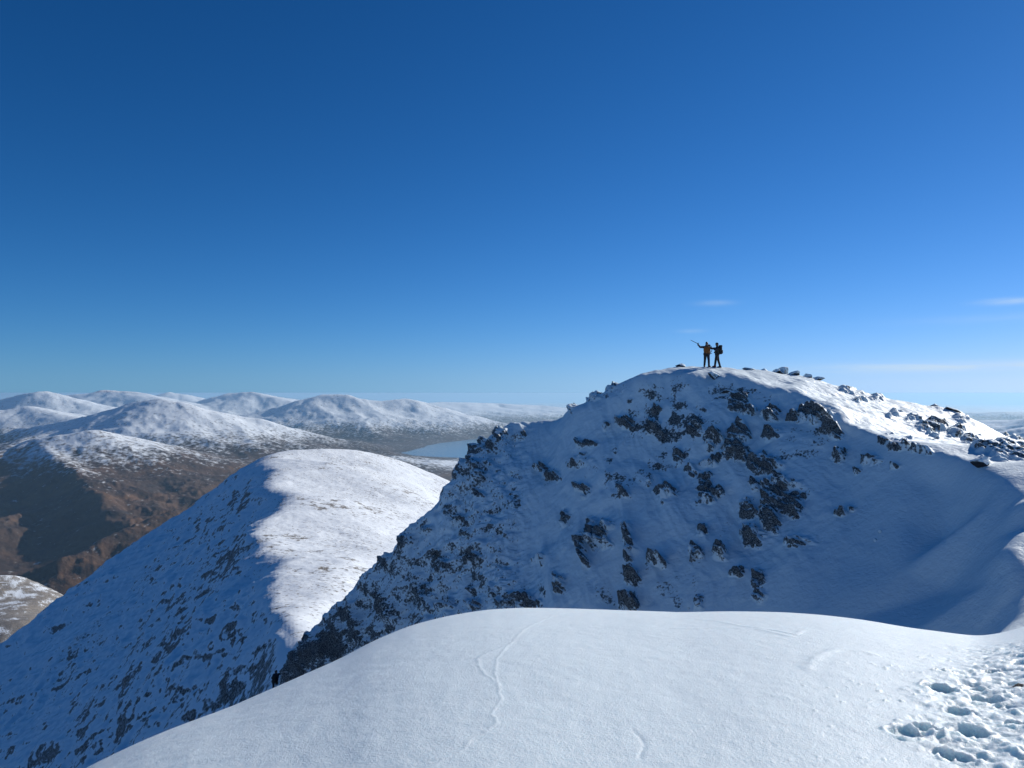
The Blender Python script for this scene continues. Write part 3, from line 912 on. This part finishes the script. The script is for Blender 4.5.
MAT = {
    'navy': cloth('navy shell fabric', (.012, .016, .035)),
    'orange': cloth('orange shell fabric', (.23, .078, .010)),
    'black': cloth('black fabric', (.010, .010, .012)),
    'green': cloth('dark olive fabric', (.018, .022, .016)),
    'glove': cloth('black glove', (.008, .008, .009)),
    'boot': cloth('dark boot leather', (.014, .012, .012)),
    'redboot': cloth('dark red boot leather', (.09, .012, .012)),
    'skin': cloth('skin', (.42, .24, .17), .5, .06),
    'eye': cloth('eye', (.02, .015, .012), .2, .05),
    'lip': cloth('lip', (.30, .11, .10), .5, .05),
    'helmet': cloth('dark helmet shell', (.015, .016, .022), .35, .1),
    'hat': cloth('dark wool hat', (.014, .014, .018), .9),
    'steel': cloth('steel', (.16, .165, .17), .35, .1),
    'strap': cloth('webbing strap', (.012, .012, .014)),
    'tan': cloth('tan panel', (.20, .14, .07)),
}


def capsule(bm, a, b, ra, rb, seg=12):
    a, b = Vector(a), Vector(b)
    ax = (b - a)
    L = ax.length
    ax = ax.normalized() if L > 1e-6 else Vector((0, 0, 1))
    u = ax.orthogonal().normalized()
    v = ax.cross(u)
    rings = []
    for k in range(1, 5):
        t = -math.pi / 2 + k * math.pi / 8
        rings.append((a + ax * (ra * math.sin(t)), ra * math.cos(t)))
    for k in range(0, 4):
        t = k * math.pi / 8
        rings.append((b + ax * (rb * math.sin(t)), rb * math.cos(t)))
    vs = [[bm.verts.new(c + (u * math.cos(2 * math.pi * i / seg) + v * math.sin(2 * math.pi * i / seg)) * r) for i in range(seg)] for c, r in rings]
    for r0, r1 in zip(vs[:-1], vs[1:]):
        for i in range(seg):
            bm.faces.new((r0[i], r0[(i + 1) % seg], r1[(i + 1) % seg], r1[i]))
    p0 = bm.verts.new(a - ax * ra); p1 = bm.verts.new(b + ax * rb)
    for i in range(seg):
        bm.faces.new((p0, vs[0][(i + 1) % seg], vs[0][i]))
        bm.faces.new((p1, vs[-1][i], vs[-1][(i + 1) % seg]))


def body_mesh(name, caps, voxel=.009):
    """one continuous skin over capsules (a, b, ra, rb, material); every face takes the material of its capsule"""
    bm = bmesh.new()
    for a, b, ra, rb, mt in caps:
        capsule(bm, a, b, ra, rb)
    me = bpy.data.meshes.new(name + '_cage')
    bm.to_mesh(me); bm.free()
    tmp = bpy.data.objects.new(name + '_cage', me)
    COL.objects.link(tmp)
    md = tmp.modifiers.new('r', 'REMESH'); md.mode = 'VOXEL'; md.voxel_size = voxel; md.use_smooth_shade = True
    sm = tmp.modifiers.new('s', 'SMOOTH'); sm.factor = .5; sm.iterations = 3
    dg = bpy.context.evaluated_depsgraph_get()
    dg.update()
    out = bpy.data.meshes.new_from_object(tmp.evaluated_get(dg))
    bpy.data.objects.remove(tmp)
    bpy.data.meshes.remove(me)
    out.name = name
    n = len(out.polygons)
    c = np.empty(n * 3); out.polygons.foreach_get('center', c); c = c.reshape(-1, 3)
    names = []
    best = np.full(n, 1e9); idx = np.zeros(n, np.int32)
    for a, b, ra, rb, mt in caps:
        if mt not in names:
            names.append(mt)
        a_, b_ = np.array(a, float), np.array(b, float)
        ab = b_ - a_
        t = np.clip(((c - a_) @ ab) / (ab @ ab + 1e-12), 0, 1)
        d = np.linalg.norm(c - (a_ + t[:, None] * ab), axis=1) - (ra + t * (rb - ra))
        k = d < best
        best[k] = d[k]; idx[k] = names.index(mt)
    out.polygons.foreach_set('material_index', idx)
    out.polygons.foreach_set('use_smooth', np.ones(n, bool))
    return out, [MAT[q] for q in names]


def hand(wrist, direction, palm_n, s=1.0, curl=.9):
    """gloved hand: palm, four unequal bent fingers and a thumb closing against them"""
    d = Vector(direction).normalized()
    nrm = Vector(palm_n); nrm = (nrm - d * nrm.dot(d)).normalized()
    sd = d.cross(nrm)
    w = Vector(wrist)
    caps = []
    pe = w + d * .085 * s
    for k in (-1, 0, 1):
        caps.append((w + sd * .016 * k, pe + sd * .026 * k, .022 * s, .017 * s, 'glove'))
    for k, ln in zip((-1.5, -.5, .5, 1.5), (.062, .075, .08, .07)):
        a = pe + sd * .019 * k
        b = a + (d * math.cos(curl * .6) + nrm * math.sin(curl * .6)) * ln * .5
        c = b + (d * math.cos(curl * 1.7) + nrm * math.sin(curl * 1.7)) * ln * .55
        e = c + (d * math.cos(curl * 2.6) + nrm * math.sin(curl * 2.6)) * ln * .3
        caps += [(a, b, .0105, .010, 'glove'), (b, c, .010, .0095, 'glove'), (c, e, .0095, .009, 'glove')]
    t0 = w + d * .03 + sd * .032
    t1 = t0 + (d * .6 + sd * .7 + nrm * .35).normalized() * .042
    t2 = t1 + (d * .8 - sd * .1 + nrm * .7).normalized() * .034
    caps += [(t0, t1, .014, .012, 'glove'), (t1, t2, .012, .010, 'glove')]
    return caps


def head(c, fwd, hat='helmet'):
    """head centred at c looking along fwd: skull, jaw, nose, eyes, mouth, ears, headgear"""
    f = Vector(fwd).normalized(); up = Vector((0, 0, 1)); s = f.cross(up).normalized(); c = Vector(c)
    up = s.cross(f)
    k = [(c + up * .02 - f * .015, c + up * .03 + f * .01, .088, .085, 'skin'), (c + f * .03 - up * .05, c + f * .045 - up * .075, .06, .045, 'skin'),
         (c + f * .092 + up * .005, c + f * .112 - up * .025, .011, .016, 'skin')]
    for q in (-1, 1):
        k.append((c + f * .088 + s * .031 * q + up * .012, c + f * .089 + s * .034 * q + up * .012, .012, .012, 'eye'))
        k.append((c + s * .088 * q - up * .005, c + s * .09 * q - up * .03, .018, .012, 'skin'))
    k.append((c + f * .09 - s * .02 - up * .06, c + f * .09 + s * .02 - up * .06, .009, .009, 'lip'))
    k += [(c + up * .055 - f * .025, c + up * .06 + f * .015, .099, .095, hat), (c - f * .045 + up * .0, c - f * .04 - up * .06, .082, .07, hat)]
    return k


def leg(hip, knee, ankle, toe_dir, trouser, boot):
    h, k, a = Vector(hip), Vector(knee), Vector(ankle)
    t = Vector(toe_dir).normalized()
    heel = a + Vector((0, 0, -.055)) - t * .05
    toe = a + Vector((0, 0, -.06)) + t * .165
    return [(h, k, .094, .066, trouser), (k, k + (a - k) * .35, .066, .064, trouser), (k + (a - k) * .35, a + (k - a) * .18, .064, .058, trouser),
            (a + (k - a) * .2, a, .060, .056, boot), (heel, toe, .047, .042, boot), (a, a + Vector((0, 0, -.03)) + t * .06, .055, .05, boot)]


def rounded_box(bm, lo, hi, bev=.03, taper=1.0, tilt=None):
    lo, hi = Vector(lo), Vector(hi)
    c = (lo + hi) / 2
    r = bmesh.ops.create_cube(bm, size=1.0)
    vs = r['verts']
    for v in vs:
        top = v.co.z > 0
        v.co = Vector((v.co.x * (hi.x - lo.x), v.co.y * (hi.y - lo.y), v.co.z * (hi.z - lo.z)))
        if top:
            v.co.x *= taper; v.co.y *= taper
        v.co += c
    es = list({e for v in vs for e in v.link_edges})
    bmesh.ops.bevel(bm, geom=es, offset=bev, segments=3, profile=.5, affect='EDGES')


def tube(bm, pts, r, seg=8):
    for a, b in zip(pts[:-1], pts[1:]):
        capsule(bm, a, b, r, r, seg)


def finish(name, bm, mat, parent, smooth_shade=True):
    me = bpy.data.meshes.new(name)
    bmesh.ops.recalc_face_normals(bm, faces=bm.faces)
    bm.to_mesh(me); bm.free()
    if smooth_shade:
        me.polygons.foreach_set('use_smooth', np.ones(len(me.polygons), bool))
    return link(name, me, mat, parent)


def backpack(loc, rotz, col, label, h=.56, w=.31, lean=0.0, accent='strap'):
    """rucksack: the wearer's back is at y=0 and the sack bulges towards +y"""
    r = empty('backpack', loc, label, 'backpack', 'backpacks worn by the climbers')
    r.rotation_euler = (lean, 0, rotz)
    bm = bmesh.new(); rounded_box(bm, (-w / 2, .0, 0), (w / 2, .21, h), .06, .92); sack = finish('sack', bm, MAT[col], r)
    bm = bmesh.new(); rounded_box(bm, (-w * .50, -.02, h - .015), (w * .50, .23, h + .11), .045, .86); finish('lid', bm, MAT[col], r)
    bm = bmesh.new(); rounded_box(bm, (-w * .33, .205, .05), (w * .33, .265, h * .55), .028); finish('pocket', bm, MAT[accent], r)
    for s in (-1, 1):
        bm = bmesh.new()
        tube(bm, [(s * .10, .0, h * .92), (s * .115, -.09, h * .99), (s * .13, -.21, h * .88), (s * .145, -.25, h * .62), (s * .17, -.17, h * .38), (s * .17, -.02, h * .22)], .020)
        finish('shoulder_strap', bm, MAT['strap'], r)
        for za_, zb_ in ((.12, .2), (h * .75, h * .8)):
            bm = bmesh.new()
            tube(bm, [(s * (w / 2 + .004), .06, za_), (s * (w / 2 + .010), .2, zb_)], .008)
            finish('side_strap', bm, MAT['strap'], r)
    bm = bmesh.new()
    tube(bm, [(-.15, .02, .04), (-.185, -.1, .03), (-.14, -.22, .03), (0, -.26, .03), (.14, -.22, .03), (.185, -.1, .03), (.15, .02, .04)], .02)
    finish('hip_belt', bm, MAT['strap'], r)
    return r


def ice_axe(a, b, label):
    """ice axe whose shaft runs from the head at a down to the spike at b"""
    a, b = Vector(a), Vector(b)
    r = empty('ice_axe', a, label, 'ice axe', 'ice axes held by the climbers')
    d = (b - a)
    u = d.normalized()
    side = u.cross(Vector((0, 1, 0))).normalized()
    bm = bmesh.new(); tube(bm, [(0, 0, 0), d], .02); finish('shaft', bm, MAT['black'], r)
    bm = bmesh.new(); tube(bm, [d, d + u * .06], .012); capsule(bm, d + u * .06, d + u * .1, .010, .003, 8); finish('spike', bm, MAT['steel'], r)
    bm = bmesh.new()
    capsule(bm, (0, 0, 0), side * .07 + u * .005, .016, .013, 8); capsule(bm, side * .07 + u * .005, side * .165 + u * .05, .013, .005, 8)
    finish('pick', bm, MAT['steel'], r)
    bm = bmesh.new()
    capsule(bm, (0, 0, 0), -side * .05, .015, .014, 8)
    for k in (-1, 0, 1):
        capsule(bm, -side * .05, -side * .095 + Vector((0, .022 * k, 0)) + u * .012, .012, .009, 8)
    finish('adze', bm, MAT['steel'], r)
    return r


def person(loc, caps, label, name='person'):
    fat = {'navy': 1.30, 'black': 1.30, 'orange': 1.12, 'green': 1.15, 'boot': 1.3, 'redboot': 1.3}
    caps = [(a, b, ra * fat.get(mt, 1), rb * fat.get(mt, 1), mt) for a, b, ra, rb, mt in caps]
    r_me, mats = body_mesh('person', caps)
    o = link(name, r_me, mats)
    o.location = loc
    return tag(o, label, 'person', 'climbers on the mountain')


# two climbers on the very top
PXM = 56.0 / F
gA = knoll_point(706.5, 55.6)
A0 = Vector((gA.x, gA.y, gA.z))


def ground_rel(base, dx, dy):
    x, y = base.x + dx, base.y + dy
    p = knoll_point(x / y * F + 512, y)
    return p.z - base.z


za, zb = ground_rel(A0, -.17, 0), ground_rel(A0, .16, 0)
caps = []
caps += leg((-.10, .02, .92), (-.145, -.03, .50 + za * .5), (-.17, .02, .10 + za), (-.2, -1, 0), 'black', 'boot')
caps += leg((.10, .02, .92), (.135, -.03, .50 + zb * .5), (.16, .02, .10 + zb), (.25, -1, 0), 'navy', 'boot')
caps += [((-.09, .02, .95), (.09, .02, .95), .125, .125, 'black'), ((-.07, .01, 1.06), (.07, .01, 1.06), .135, .135, 'orange'),
         ((-.08, .01, 1.25), (.08, .01, 1.25), .145, .145, 'orange'), ((-.12, .02, 1.40), (.12, .02, 1.40), .115, .115, 'orange'),
         ((-.07, .01, 1.02), (-.07, .01, 1.38), .135, .135, 'orange'), ((.07, .01, 1.02), (.07, .01, 1.38), .135, .135, 'orange'),
         ((0, .02, 1.46), (0, .0, 1.60), .075, .068, 'navy')]
caps += head((0, -.01, 1.70), (-.35, -1, .05), 'helmet')
shl, ell, wrl = Vector((-.20, .02, 1.45)), Vector((-.49, -.05, 1.455)), Vector((-.66, -.12, 1.63))
caps += [(shl + Vector((.06, 0, 0)), ell, .078, .058, 'navy'), (ell, wrl, .058, .044, 'navy')]
axdir = Vector((-.88, -.1, .42)).normalized()
caps += hand(wrl, (wrl - ell).normalized() * .6 + Vector((-.3, 0, .4)), axdir.cross(Vector((0, 1, 0))) * -1 + Vector((0, -.6, 0)), curl=1.0)
shr, elr, wrr = Vector((.20, .02, 1.44)), Vector((.44, .10, 1.36)), Vector((.66, .16, 1.40))
caps += [(shr - Vector((.06, 0, 0)), elr, .078, .058, 'navy'), (elr, wrr, .058, .044, 'navy')]
caps += hand(wrr, (1, -.1, -.15), (0, -1, -.2), curl=.5)
pA = person(A0, caps, 'climber in orange jacket raising an ice axe on the summit')
hA = A0 + wrl + Vector((-.035, -.02, .075))
ice_axe(hA - axdir * .06, hA + axdir * .52, 'ice axe held out in the raised hand of the climber in orange')
backpack(A0 + Vector((.17, .16, .96)), math.radians(14), 'navy', 'dark rucksack on the back of the climber in the orange jacket', h=.60, w=.38)

gB = knoll_point(717.6, 55.6)
B0 = Vector((gB.x, gB.y, gB.z))
za, zb = ground_rel(B0, -.20, 0), ground_rel(B0, .23, .05)
caps = []
caps += leg((-.05, -.08, .92), (-.15, -.10, .50 + za * .5), (-.20, -.08, .10 + za), (-1, -.15, 0), 'black', 'redboot')
caps += leg((.03, .10, .92), (.10, .08, .51 + zb * .5), (.23, .10, .10 + zb), (-.8, .5, 0), 'black', 'boot')
caps += [((-.02, -.07, .96), (0, .09, .96), .125, .125, 'black'), ((-.01, -.07, 1.06), (-.01, .07, 1.06), .13, .13, 'green'), ((-.01, -.08, 1.24), (-.01, .08, 1.24), .14, .14, 'green'),
         ((.0, -.12, 1.40), (.0, .12, 1.40), .11, .11, 'green'), ((0, -.06, 1.02), (0, -.06, 1.38), .13, .13, 'green'), ((0, .06, 1.02), (0, .06, 1.38), .13, .13, 'green'), ((0, 0, 1.46), (-.02, 0, 1.60), .075, .066, 'green')]
caps += head((-.03, 0, 1.68), (-1, -.25, 0), 'hat')
s1, e1, w1 = Vector((-.02, -.19, 1.43)), Vector((-.20, -.26, 1.26)), Vector((-.33, -.12, 1.38))
caps += [(s1 + Vector((0, .05, 0)), e1, .075, .056, 'navy'), (e1, w1, .056, .043, 'navy')]
caps += hand(w1, (-1, .3, .1), (0, .4, -1), curl=.7)
s2, e2, w2 = Vector((-.01, .19, 1.43)), Vector((-.02, .28, 1.16)), Vector((-.16, .16, 1.10))
caps += [(s2 - Vector((0, .05, 0)), e2, .075, .056, 'navy'), (e2, w2, .056, .043, 'navy')]
caps += hand(w2, (-.4, -.8, .2), (.8, -.4, .2), curl=.9)
pB = person(B0, caps, 'climber in dark clothes with big black rucksack standing beside friend on the summit')
backpack(B0 + Vector((.13, .0, .97)), math.radians(-90), 'black', 'big black rucksack on the climber facing left on the summit', h=.56, w=.33, accent='tan')

# a third climber coming up out of the gully
gC = knoll_point(277, 60.8)
C0 = Vector((gC.x, gC.y, gC.z))
za, zb = ground_rel(C0, -.12, 0), ground_rel(C0, .22, .05)
caps = []
caps += leg((-.12, 0, .80), (-.17, .18, .44), (-.16, .05, .09 + za), (.3, 1, 0), 'black', 'boot')
caps += leg((.07, .02, .80), (.17, .24, .50), (.20, .10, .10 + zb), (.35, 1, .15), 'black', 'boot')
caps += [((-.12, .0, .84), (.07, .02, .84), .125, .125, 'black'), ((-.08, .06, .98), (.08, .07, .98), .135, .135, 'navy'), ((-.07, .10, 1.12), (.10, .11, 1.12), .14, .14, 'navy'), ((-.10, .14, 1.26), (.14, .15, 1.26), .112, .112, 'navy'),
         ((.02, .16, 1.30), (.03, .19, 1.42), .075, .068, 'navy')]
caps += head((.03, .20, 1.50), (.6, 1, .15), 'helmet')
s1, e1, w1 = Vector((.18, .17, 1.28)), Vector((.44, .22, 1.40)), Vector((.68, .30, 1.50))
caps += [(s1 - Vector((.06, 0, 0)), e1, .078, .058, 'navy'), (e1, w1, .058, .044, 'navy')]
caps += hand(w1, (1, .2, .3), (.3, -.2, -1), curl=1.0)
s2, e2, w2 = Vector((-.17, .14, 1.26)), Vector((-.30, .20, 1.02)), Vector((-.20, .36, .86))
caps += [(s2 + Vector((.05, 0, 0)), e2, .078, .058, 'navy'), (e2, w2, .058, .044, 'navy')]
caps += hand(w2, (.5, .6, -.5), (.6, -.3, .4), curl=.9)
pC = person(C0, caps, 'lone climber in dark clothes reaching up the rocks in the shaded gully')
hC = C0 + w1 + Vector((.08, .02, .0))
ice_axe(hC + Vector((.12, .10, .33)), hC - Vector((.05, .05, .16)), 'ice axe in the hand of the lone climber in the gully')
backpack(C0 + Vector((-.04, -.02, .84)), math.radians(188), 'black', 'dark rucksack on the lone climber in the gully', h=.46, w=.32, lean=math.radians(-14))

# ------------------------------------------------------------------ loose boulders on the top
M_BOULDER = None
m, nt = newmat('boulder with drifted snow')
geo = N(nt, 'ShaderNodeNewGeometry')
sx = N(nt, 'ShaderNodeSeparateXYZ'); nt.links.new(geo.outputs['Normal'], sx.inputs[0])
nn = noise(nt, 5.0, 5, .65)
sn = math_node(nt, 'ADD', sx.outputs['Z'], math_node(nt, 'MULTIPLY', math_node(nt, 'SUBTRACT', nn, .5), 1.1))
mk = N(nt, 'ShaderNodeMapRange'); mk.inputs['From Min'].default_value = -.4; mk.inputs['From Max'].default_value = -.05
nt.links.new(sn, mk.inputs['Value'])
rk = ramp(nt, noise(nt, 4.0, 6, .65), ROCKS)
bs = N(nt, 'ShaderNodeBsdfPrincipled'); bs.inputs['Roughness'].default_value = .8
nt.links.new(mix_col(nt, mk.outputs[0], rk, SNOW), bs.inputs['Base Color'])
b = N(nt, 'ShaderNodeBump'); b.inputs['Distance'].default_value = .06; b.inputs['Strength'].default_value = .8
nt.links.new(nn, b.inputs['Height']); nt.links.new(b.outputs[0], bs.inputs['Normal'])
o_ = N(nt, 'ShaderNodeOutputMaterial'); nt.links.new(bs.outputs[0], o_.inputs[0])
M_BOULDER = m


def boulder(p, size, seed, label, sink=.25, rot=0.0, tilt=0.0):
    if 14 <= seed <= 20:                      # the rock pile: stones set close and well bedded
        size = (size[0] * .86, size[1] * 1.2, size[2] * .86)
        sink += .14
    bm = bmesh.new()
    bmesh.ops.create_icosphere(bm, subdivisions=5, radius=1.0)
    co = np.array([v.co[:] for v in bm.verts])
    r_ = np.random.default_rng(seed)
    for k in range(14):                      # flat broken faces
        n = r_.normal(size=3); n /= np.linalg.norm(n)
        d = r_.uniform(.36, .72)
        s = co @ n - d
        co = co - np.outer(np.maximum(s, 0), n) * .93
    co = co * (1 + .10 * fbm(co + seed, .7, 4, seed)[:, None])
    co *= np.array(size) / 2 * 1.3
    M = Matrix.Rotation(rot, 3, 'Z') @ Matrix.Rotation(tilt, 3, 'Y')
    co = co @ np.array(M).T
    for v, c in zip(bm.verts, co):
        v.co = c
    me = bpy.data.meshes.new('boulder'); bm.to_mesh(me); bm.free()
    me.polygons.foreach_set('use_smooth', np.ones(len(me.polygons), bool))
    o = link('boulder', me, M_BOULDER)
    o.location = p + Vector((0, 0, size[2] * (.5 - sink)))
    return tag(o, label, 'boulder', 'loose boulders on the snowy knoll')


def crest(px, back=0.0):
    """highest seen point of the knoll in direction px"""
    t = math.atan2((px - 512) / F, 1)
    i = int(np.argmin(np.abs(KN_TH - t)))
    c = KN_G[:, i]
    ang = np.where((c[:, 1] > 40) & (c[:, 1] < 66), c[:, 2] / c[:, 1], -9)
    return Vector(c[int(np.argmax(ang))])


boulder(crest(681), (.75, .6, .42), 11, 'small pointed dark boulder half buried in snow to the left of both climbers', .3, .3, .25)
boulder(knoll_hit(715, 377), (.95, .7, .50), 12, 'flat dark rock in the shade just below the two climbers', .4, .2, .1)
boulder(knoll_hit(727, 392), (.8, .5, .30), 13, 'thin dark slab in the shaded snow under the flat rock', .3, .1, -.2)
boulder(crest(749), (1.0, .7, .35), 14, 'low snowy boulder on the skyline nearest the black rucksack', .35, .5)
boulder(crest(764), (.8, .6, .30), 15, 'low dark boulder on the skyline between two snowier ones', .35, 1.1)
boulder(crest(777), (1.0, .8, .62), 16, 'snow plastered boulder at the left end of the summit rock pile', .3, .3, .2)
boulder(crest(784), (1.0, .8, .85), 17, 'tallest snow capped boulder of the summit rock pile', .3, 1.3, -.1)
boulder(crest(794), (.95, .8, .62), 18, 'dark sided boulder right of the tallest in the summit rock pile', .3, 2.1, .2)
boulder(crest(806), (1.0, .8, .55), 19, 'wide dark boulder on the right slope of the summit rock pile', .35, .8, .1)
boulder(crest(817), (1.2, .8, .40), 20, 'flat topped boulder at the right end of the summit rock pile', .35, .2, .05)
boulder(crest(934), (.8, .6, .25), 21, 'thin dark rock on the right hand skyline of the knoll', .35, .2, .05)
boulder(crest(953), (1.0, .8, .30), 22, 'long dark rock farthest along the right hand skyline', .4, .3, .35)
boulder(knoll_hit(982, 466), (1.0, .7, .65), 23, 'dark wedge shaped rock beside the worn path at the right', .35, .3, .2)
boulder(knoll_hit(874, 541), (.20, .18, .26), 24, 'tiny dark stone, upper of two in the smooth shaded bowl', .3)
boulder(knoll_hit(879, 532), (.13, .12, .16), 25, 'tiniest dark stone in the smooth shaded bowl', .3)

# ------------------------------------------------------------------ haze
m, nt = newmat('clear winter air')
v = N(nt, 'ShaderNodeVolumePrincipled')
v.inputs['Color'].default_value = (.38, .62, .82, 1)
v.inputs['Density'].default_value = 3.5e-5
v.inputs['Anisotropy'].default_value = .34
o_ = N(nt, 'ShaderNodeOutputMaterial')
nt.links.new(v.outputs[0], o_.inputs['Volume'])
bm = bmesh.new(); bmesh.ops.create_cube(bm, size=1.0)
zlo, zhi = LOW - 1.0, 6.0
for vv in bm.verts:
    vv.co = Vector((vv.co.x * 180000, vv.co.y * 180000, zlo if vv.co.z < 0 else zhi))
me = bpy.data.meshes.new('haze'); bm.to_mesh(me); bm.free()
hz = link('haze', me, m)
hz['kind'] = 'stuff'; hz['label'] = 'thin blue haze lying over the far hills'; hz['category'] = 'haze'

# ------------------------------------------------------------------ sky, sun, camera
w = bpy.data.worlds.new('World')
SC.world = w
w.use_nodes = True
nt = w.node_tree
nt.nodes.clear()
sky = N(nt, 'ShaderNodeTexSky')
sky.sky_type = 'NISHITA'
sky.sun_disc = False
sky.sun_elevation = SUN_EL
sky.sun_rotation = SUN_AZ
sky.altitude = 1000
sky.air_density = .8
sky.dust_density = .10
sky.ozone_density = 3.0
# the phone camera's deep rendering of blue: one tone curve per channel
sc_ = N(nt, 'ShaderNodeSeparateColor'); nt.links.new(sky.outputs[0], sc_.inputs[0])
cc_ = N(nt, 'ShaderNodeCombineColor')
for i, (k, g) in enumerate(((1.05, 1.78), (.86, 1.18), (1.20, 1.12))):
    q_ = math_node(nt, 'POWER', math_node(nt, 'MULTIPLY', sc_.outputs[i], .08), g)
    nt.links.new(math_node(nt, 'MULTIPLY', q_, k / .08), cc_.inputs[i])
sky_out = cc_.outputs[0]
tc = N(nt, 'ShaderNodeTexCoord')
sep = N(nt, 'ShaderNodeSeparateXYZ'); nt.links.new(tc.outputs['Generated'], sep.inputs[0])
# keep the sky's lookup a little above its yellow rim at the horizon
zz = math_node(nt, 'SQRT', math_node(nt, 'ADD', math_node(nt, 'MULTIPLY', sep.outputs['Z'], sep.outputs['Z']), .035 ** 2))
cv = N(nt, 'ShaderNodeCombineXYZ')
nt.links.new(sep.outputs['X'], cv.inputs[0]); nt.links.new(sep.outputs['Y'], cv.inputs[1]); nt.links.new(zz, cv.inputs[2])
nv_ = N(nt, 'ShaderNodeVectorMath', operation='NORMALIZE'); nt.links.new(cv.outputs[0], nv_.inputs[0])
nt.links.new(nv_.outputs[0], sky.inputs[0])
az = math_node(nt, 'ARCTAN2', sep.outputs['X'], sep.outputs['Y'])
el = math_node(nt, 'ARCSINE', sep.outputs['Z'])
total = None
vm = N(nt, 'ShaderNodeCombineXYZ')
nt.links.new(math_node(nt, 'MULTIPLY', az, 14.0), vm.inputs[0]); nt.links.new(math_node(nt, 'MULTIPLY', el, 95.0), vm.inputs[1])
wisp = noise(nt, 1.0, 6, .62, vm.outputs[0], .6)
for px, py, wx, wy, st in [(715, 303, 16, 2.6, .22), (1012, 301, 20, 2.6, .55), (965, 366, 105, 4, .8), (692, 331, 12, 1.8, .16), (1000, 318, 70, 4, .12), (960, 382, 90, 4, .16), (880, 372, 120, 6, .12)]:
    a0 = math.atan((px - 512) / F)
    e0 = math.atan((HZ - py) / F * math.cos(a0))
    gx = math_node(nt, 'POWER', math_node(nt, 'ABSOLUTE', math_node(nt, 'DIVIDE', math_node(nt, 'SUBTRACT', az, a0), wx / F)), 2.0)
    gy = math_node(nt, 'POWER', math_node(nt, 'ABSOLUTE', math_node(nt, 'DIVIDE', math_node(nt, 'SUBTRACT', el, e0), wy / F)), 2.0)
    g = math_node(nt, 'EXPONENT', math_node(nt, 'MULTIPLY', math_node(nt, 'ADD', gx, gy), -1.0))
    g = math_node(nt, 'MULTIPLY', g, st)
    total = g if total is None else math_node(nt, 'ADD', total, g)
wm = N(nt, 'ShaderNodeMapRange'); wm.inputs['From Min'].default_value = .18; wm.inputs['From Max'].default_value = .62
nt.links.new(wisp, wm.inputs['Value'])
cl = math_node(nt, 'MULTIPLY', total, wm.outputs[0], True)
skyc = mix_col(nt, cl, sky_out, (7.0, 8.8, 10.6))
bg = N(nt, 'ShaderNodeBackground')
bg.inputs['Strength'].default_value = .08
nt.links.new(skyc, bg.inputs['Color'])
o_ = N(nt, 'ShaderNodeOutputWorld')
nt.links.new(bg.outputs[0], o_.inputs[0])

sl = bpy.data.lights.new('sun', 'SUN')
sl.energy = 5.0
sl.angle = math.radians(.5)
sl.color = (1.0, .955, .90)
so = bpy.data.objects.new('sun', sl)
so.rotation_euler = (-SUN_DIR).to_track_quat('-Z', 'Y').to_euler()
COL.objects.link(so)

cd = bpy.data.cameras.new('camera')
cd.sensor_width = 36
cd.lens = F / 1024 * 36
cd.clip_start = .05
cd.clip_end = 300000
co = bpy.data.objects.new('camera', cd)
co.location = (0, 0, 0)
co.rotation_euler = (math.radians(90) + math.atan((HZ - 384) / F), 0, 0)
COL.objects.link(co)
SC.camera = co

SC.view_settings.view_transform = 'Standard'
SC.view_settings.look = 'None'
SC.view_settings.exposure = 0.06
SC.view_settings.gamma = 1.0
SC.view_settings.use_curve_mapping = False
SC.cycles.use_denoising = True
SC.cycles.volume_bounces = 1
SC.cycles.max_bounces = 6
SC.cycles.diffuse_bounces = 1
SC.cycles.volume_step_rate = 10
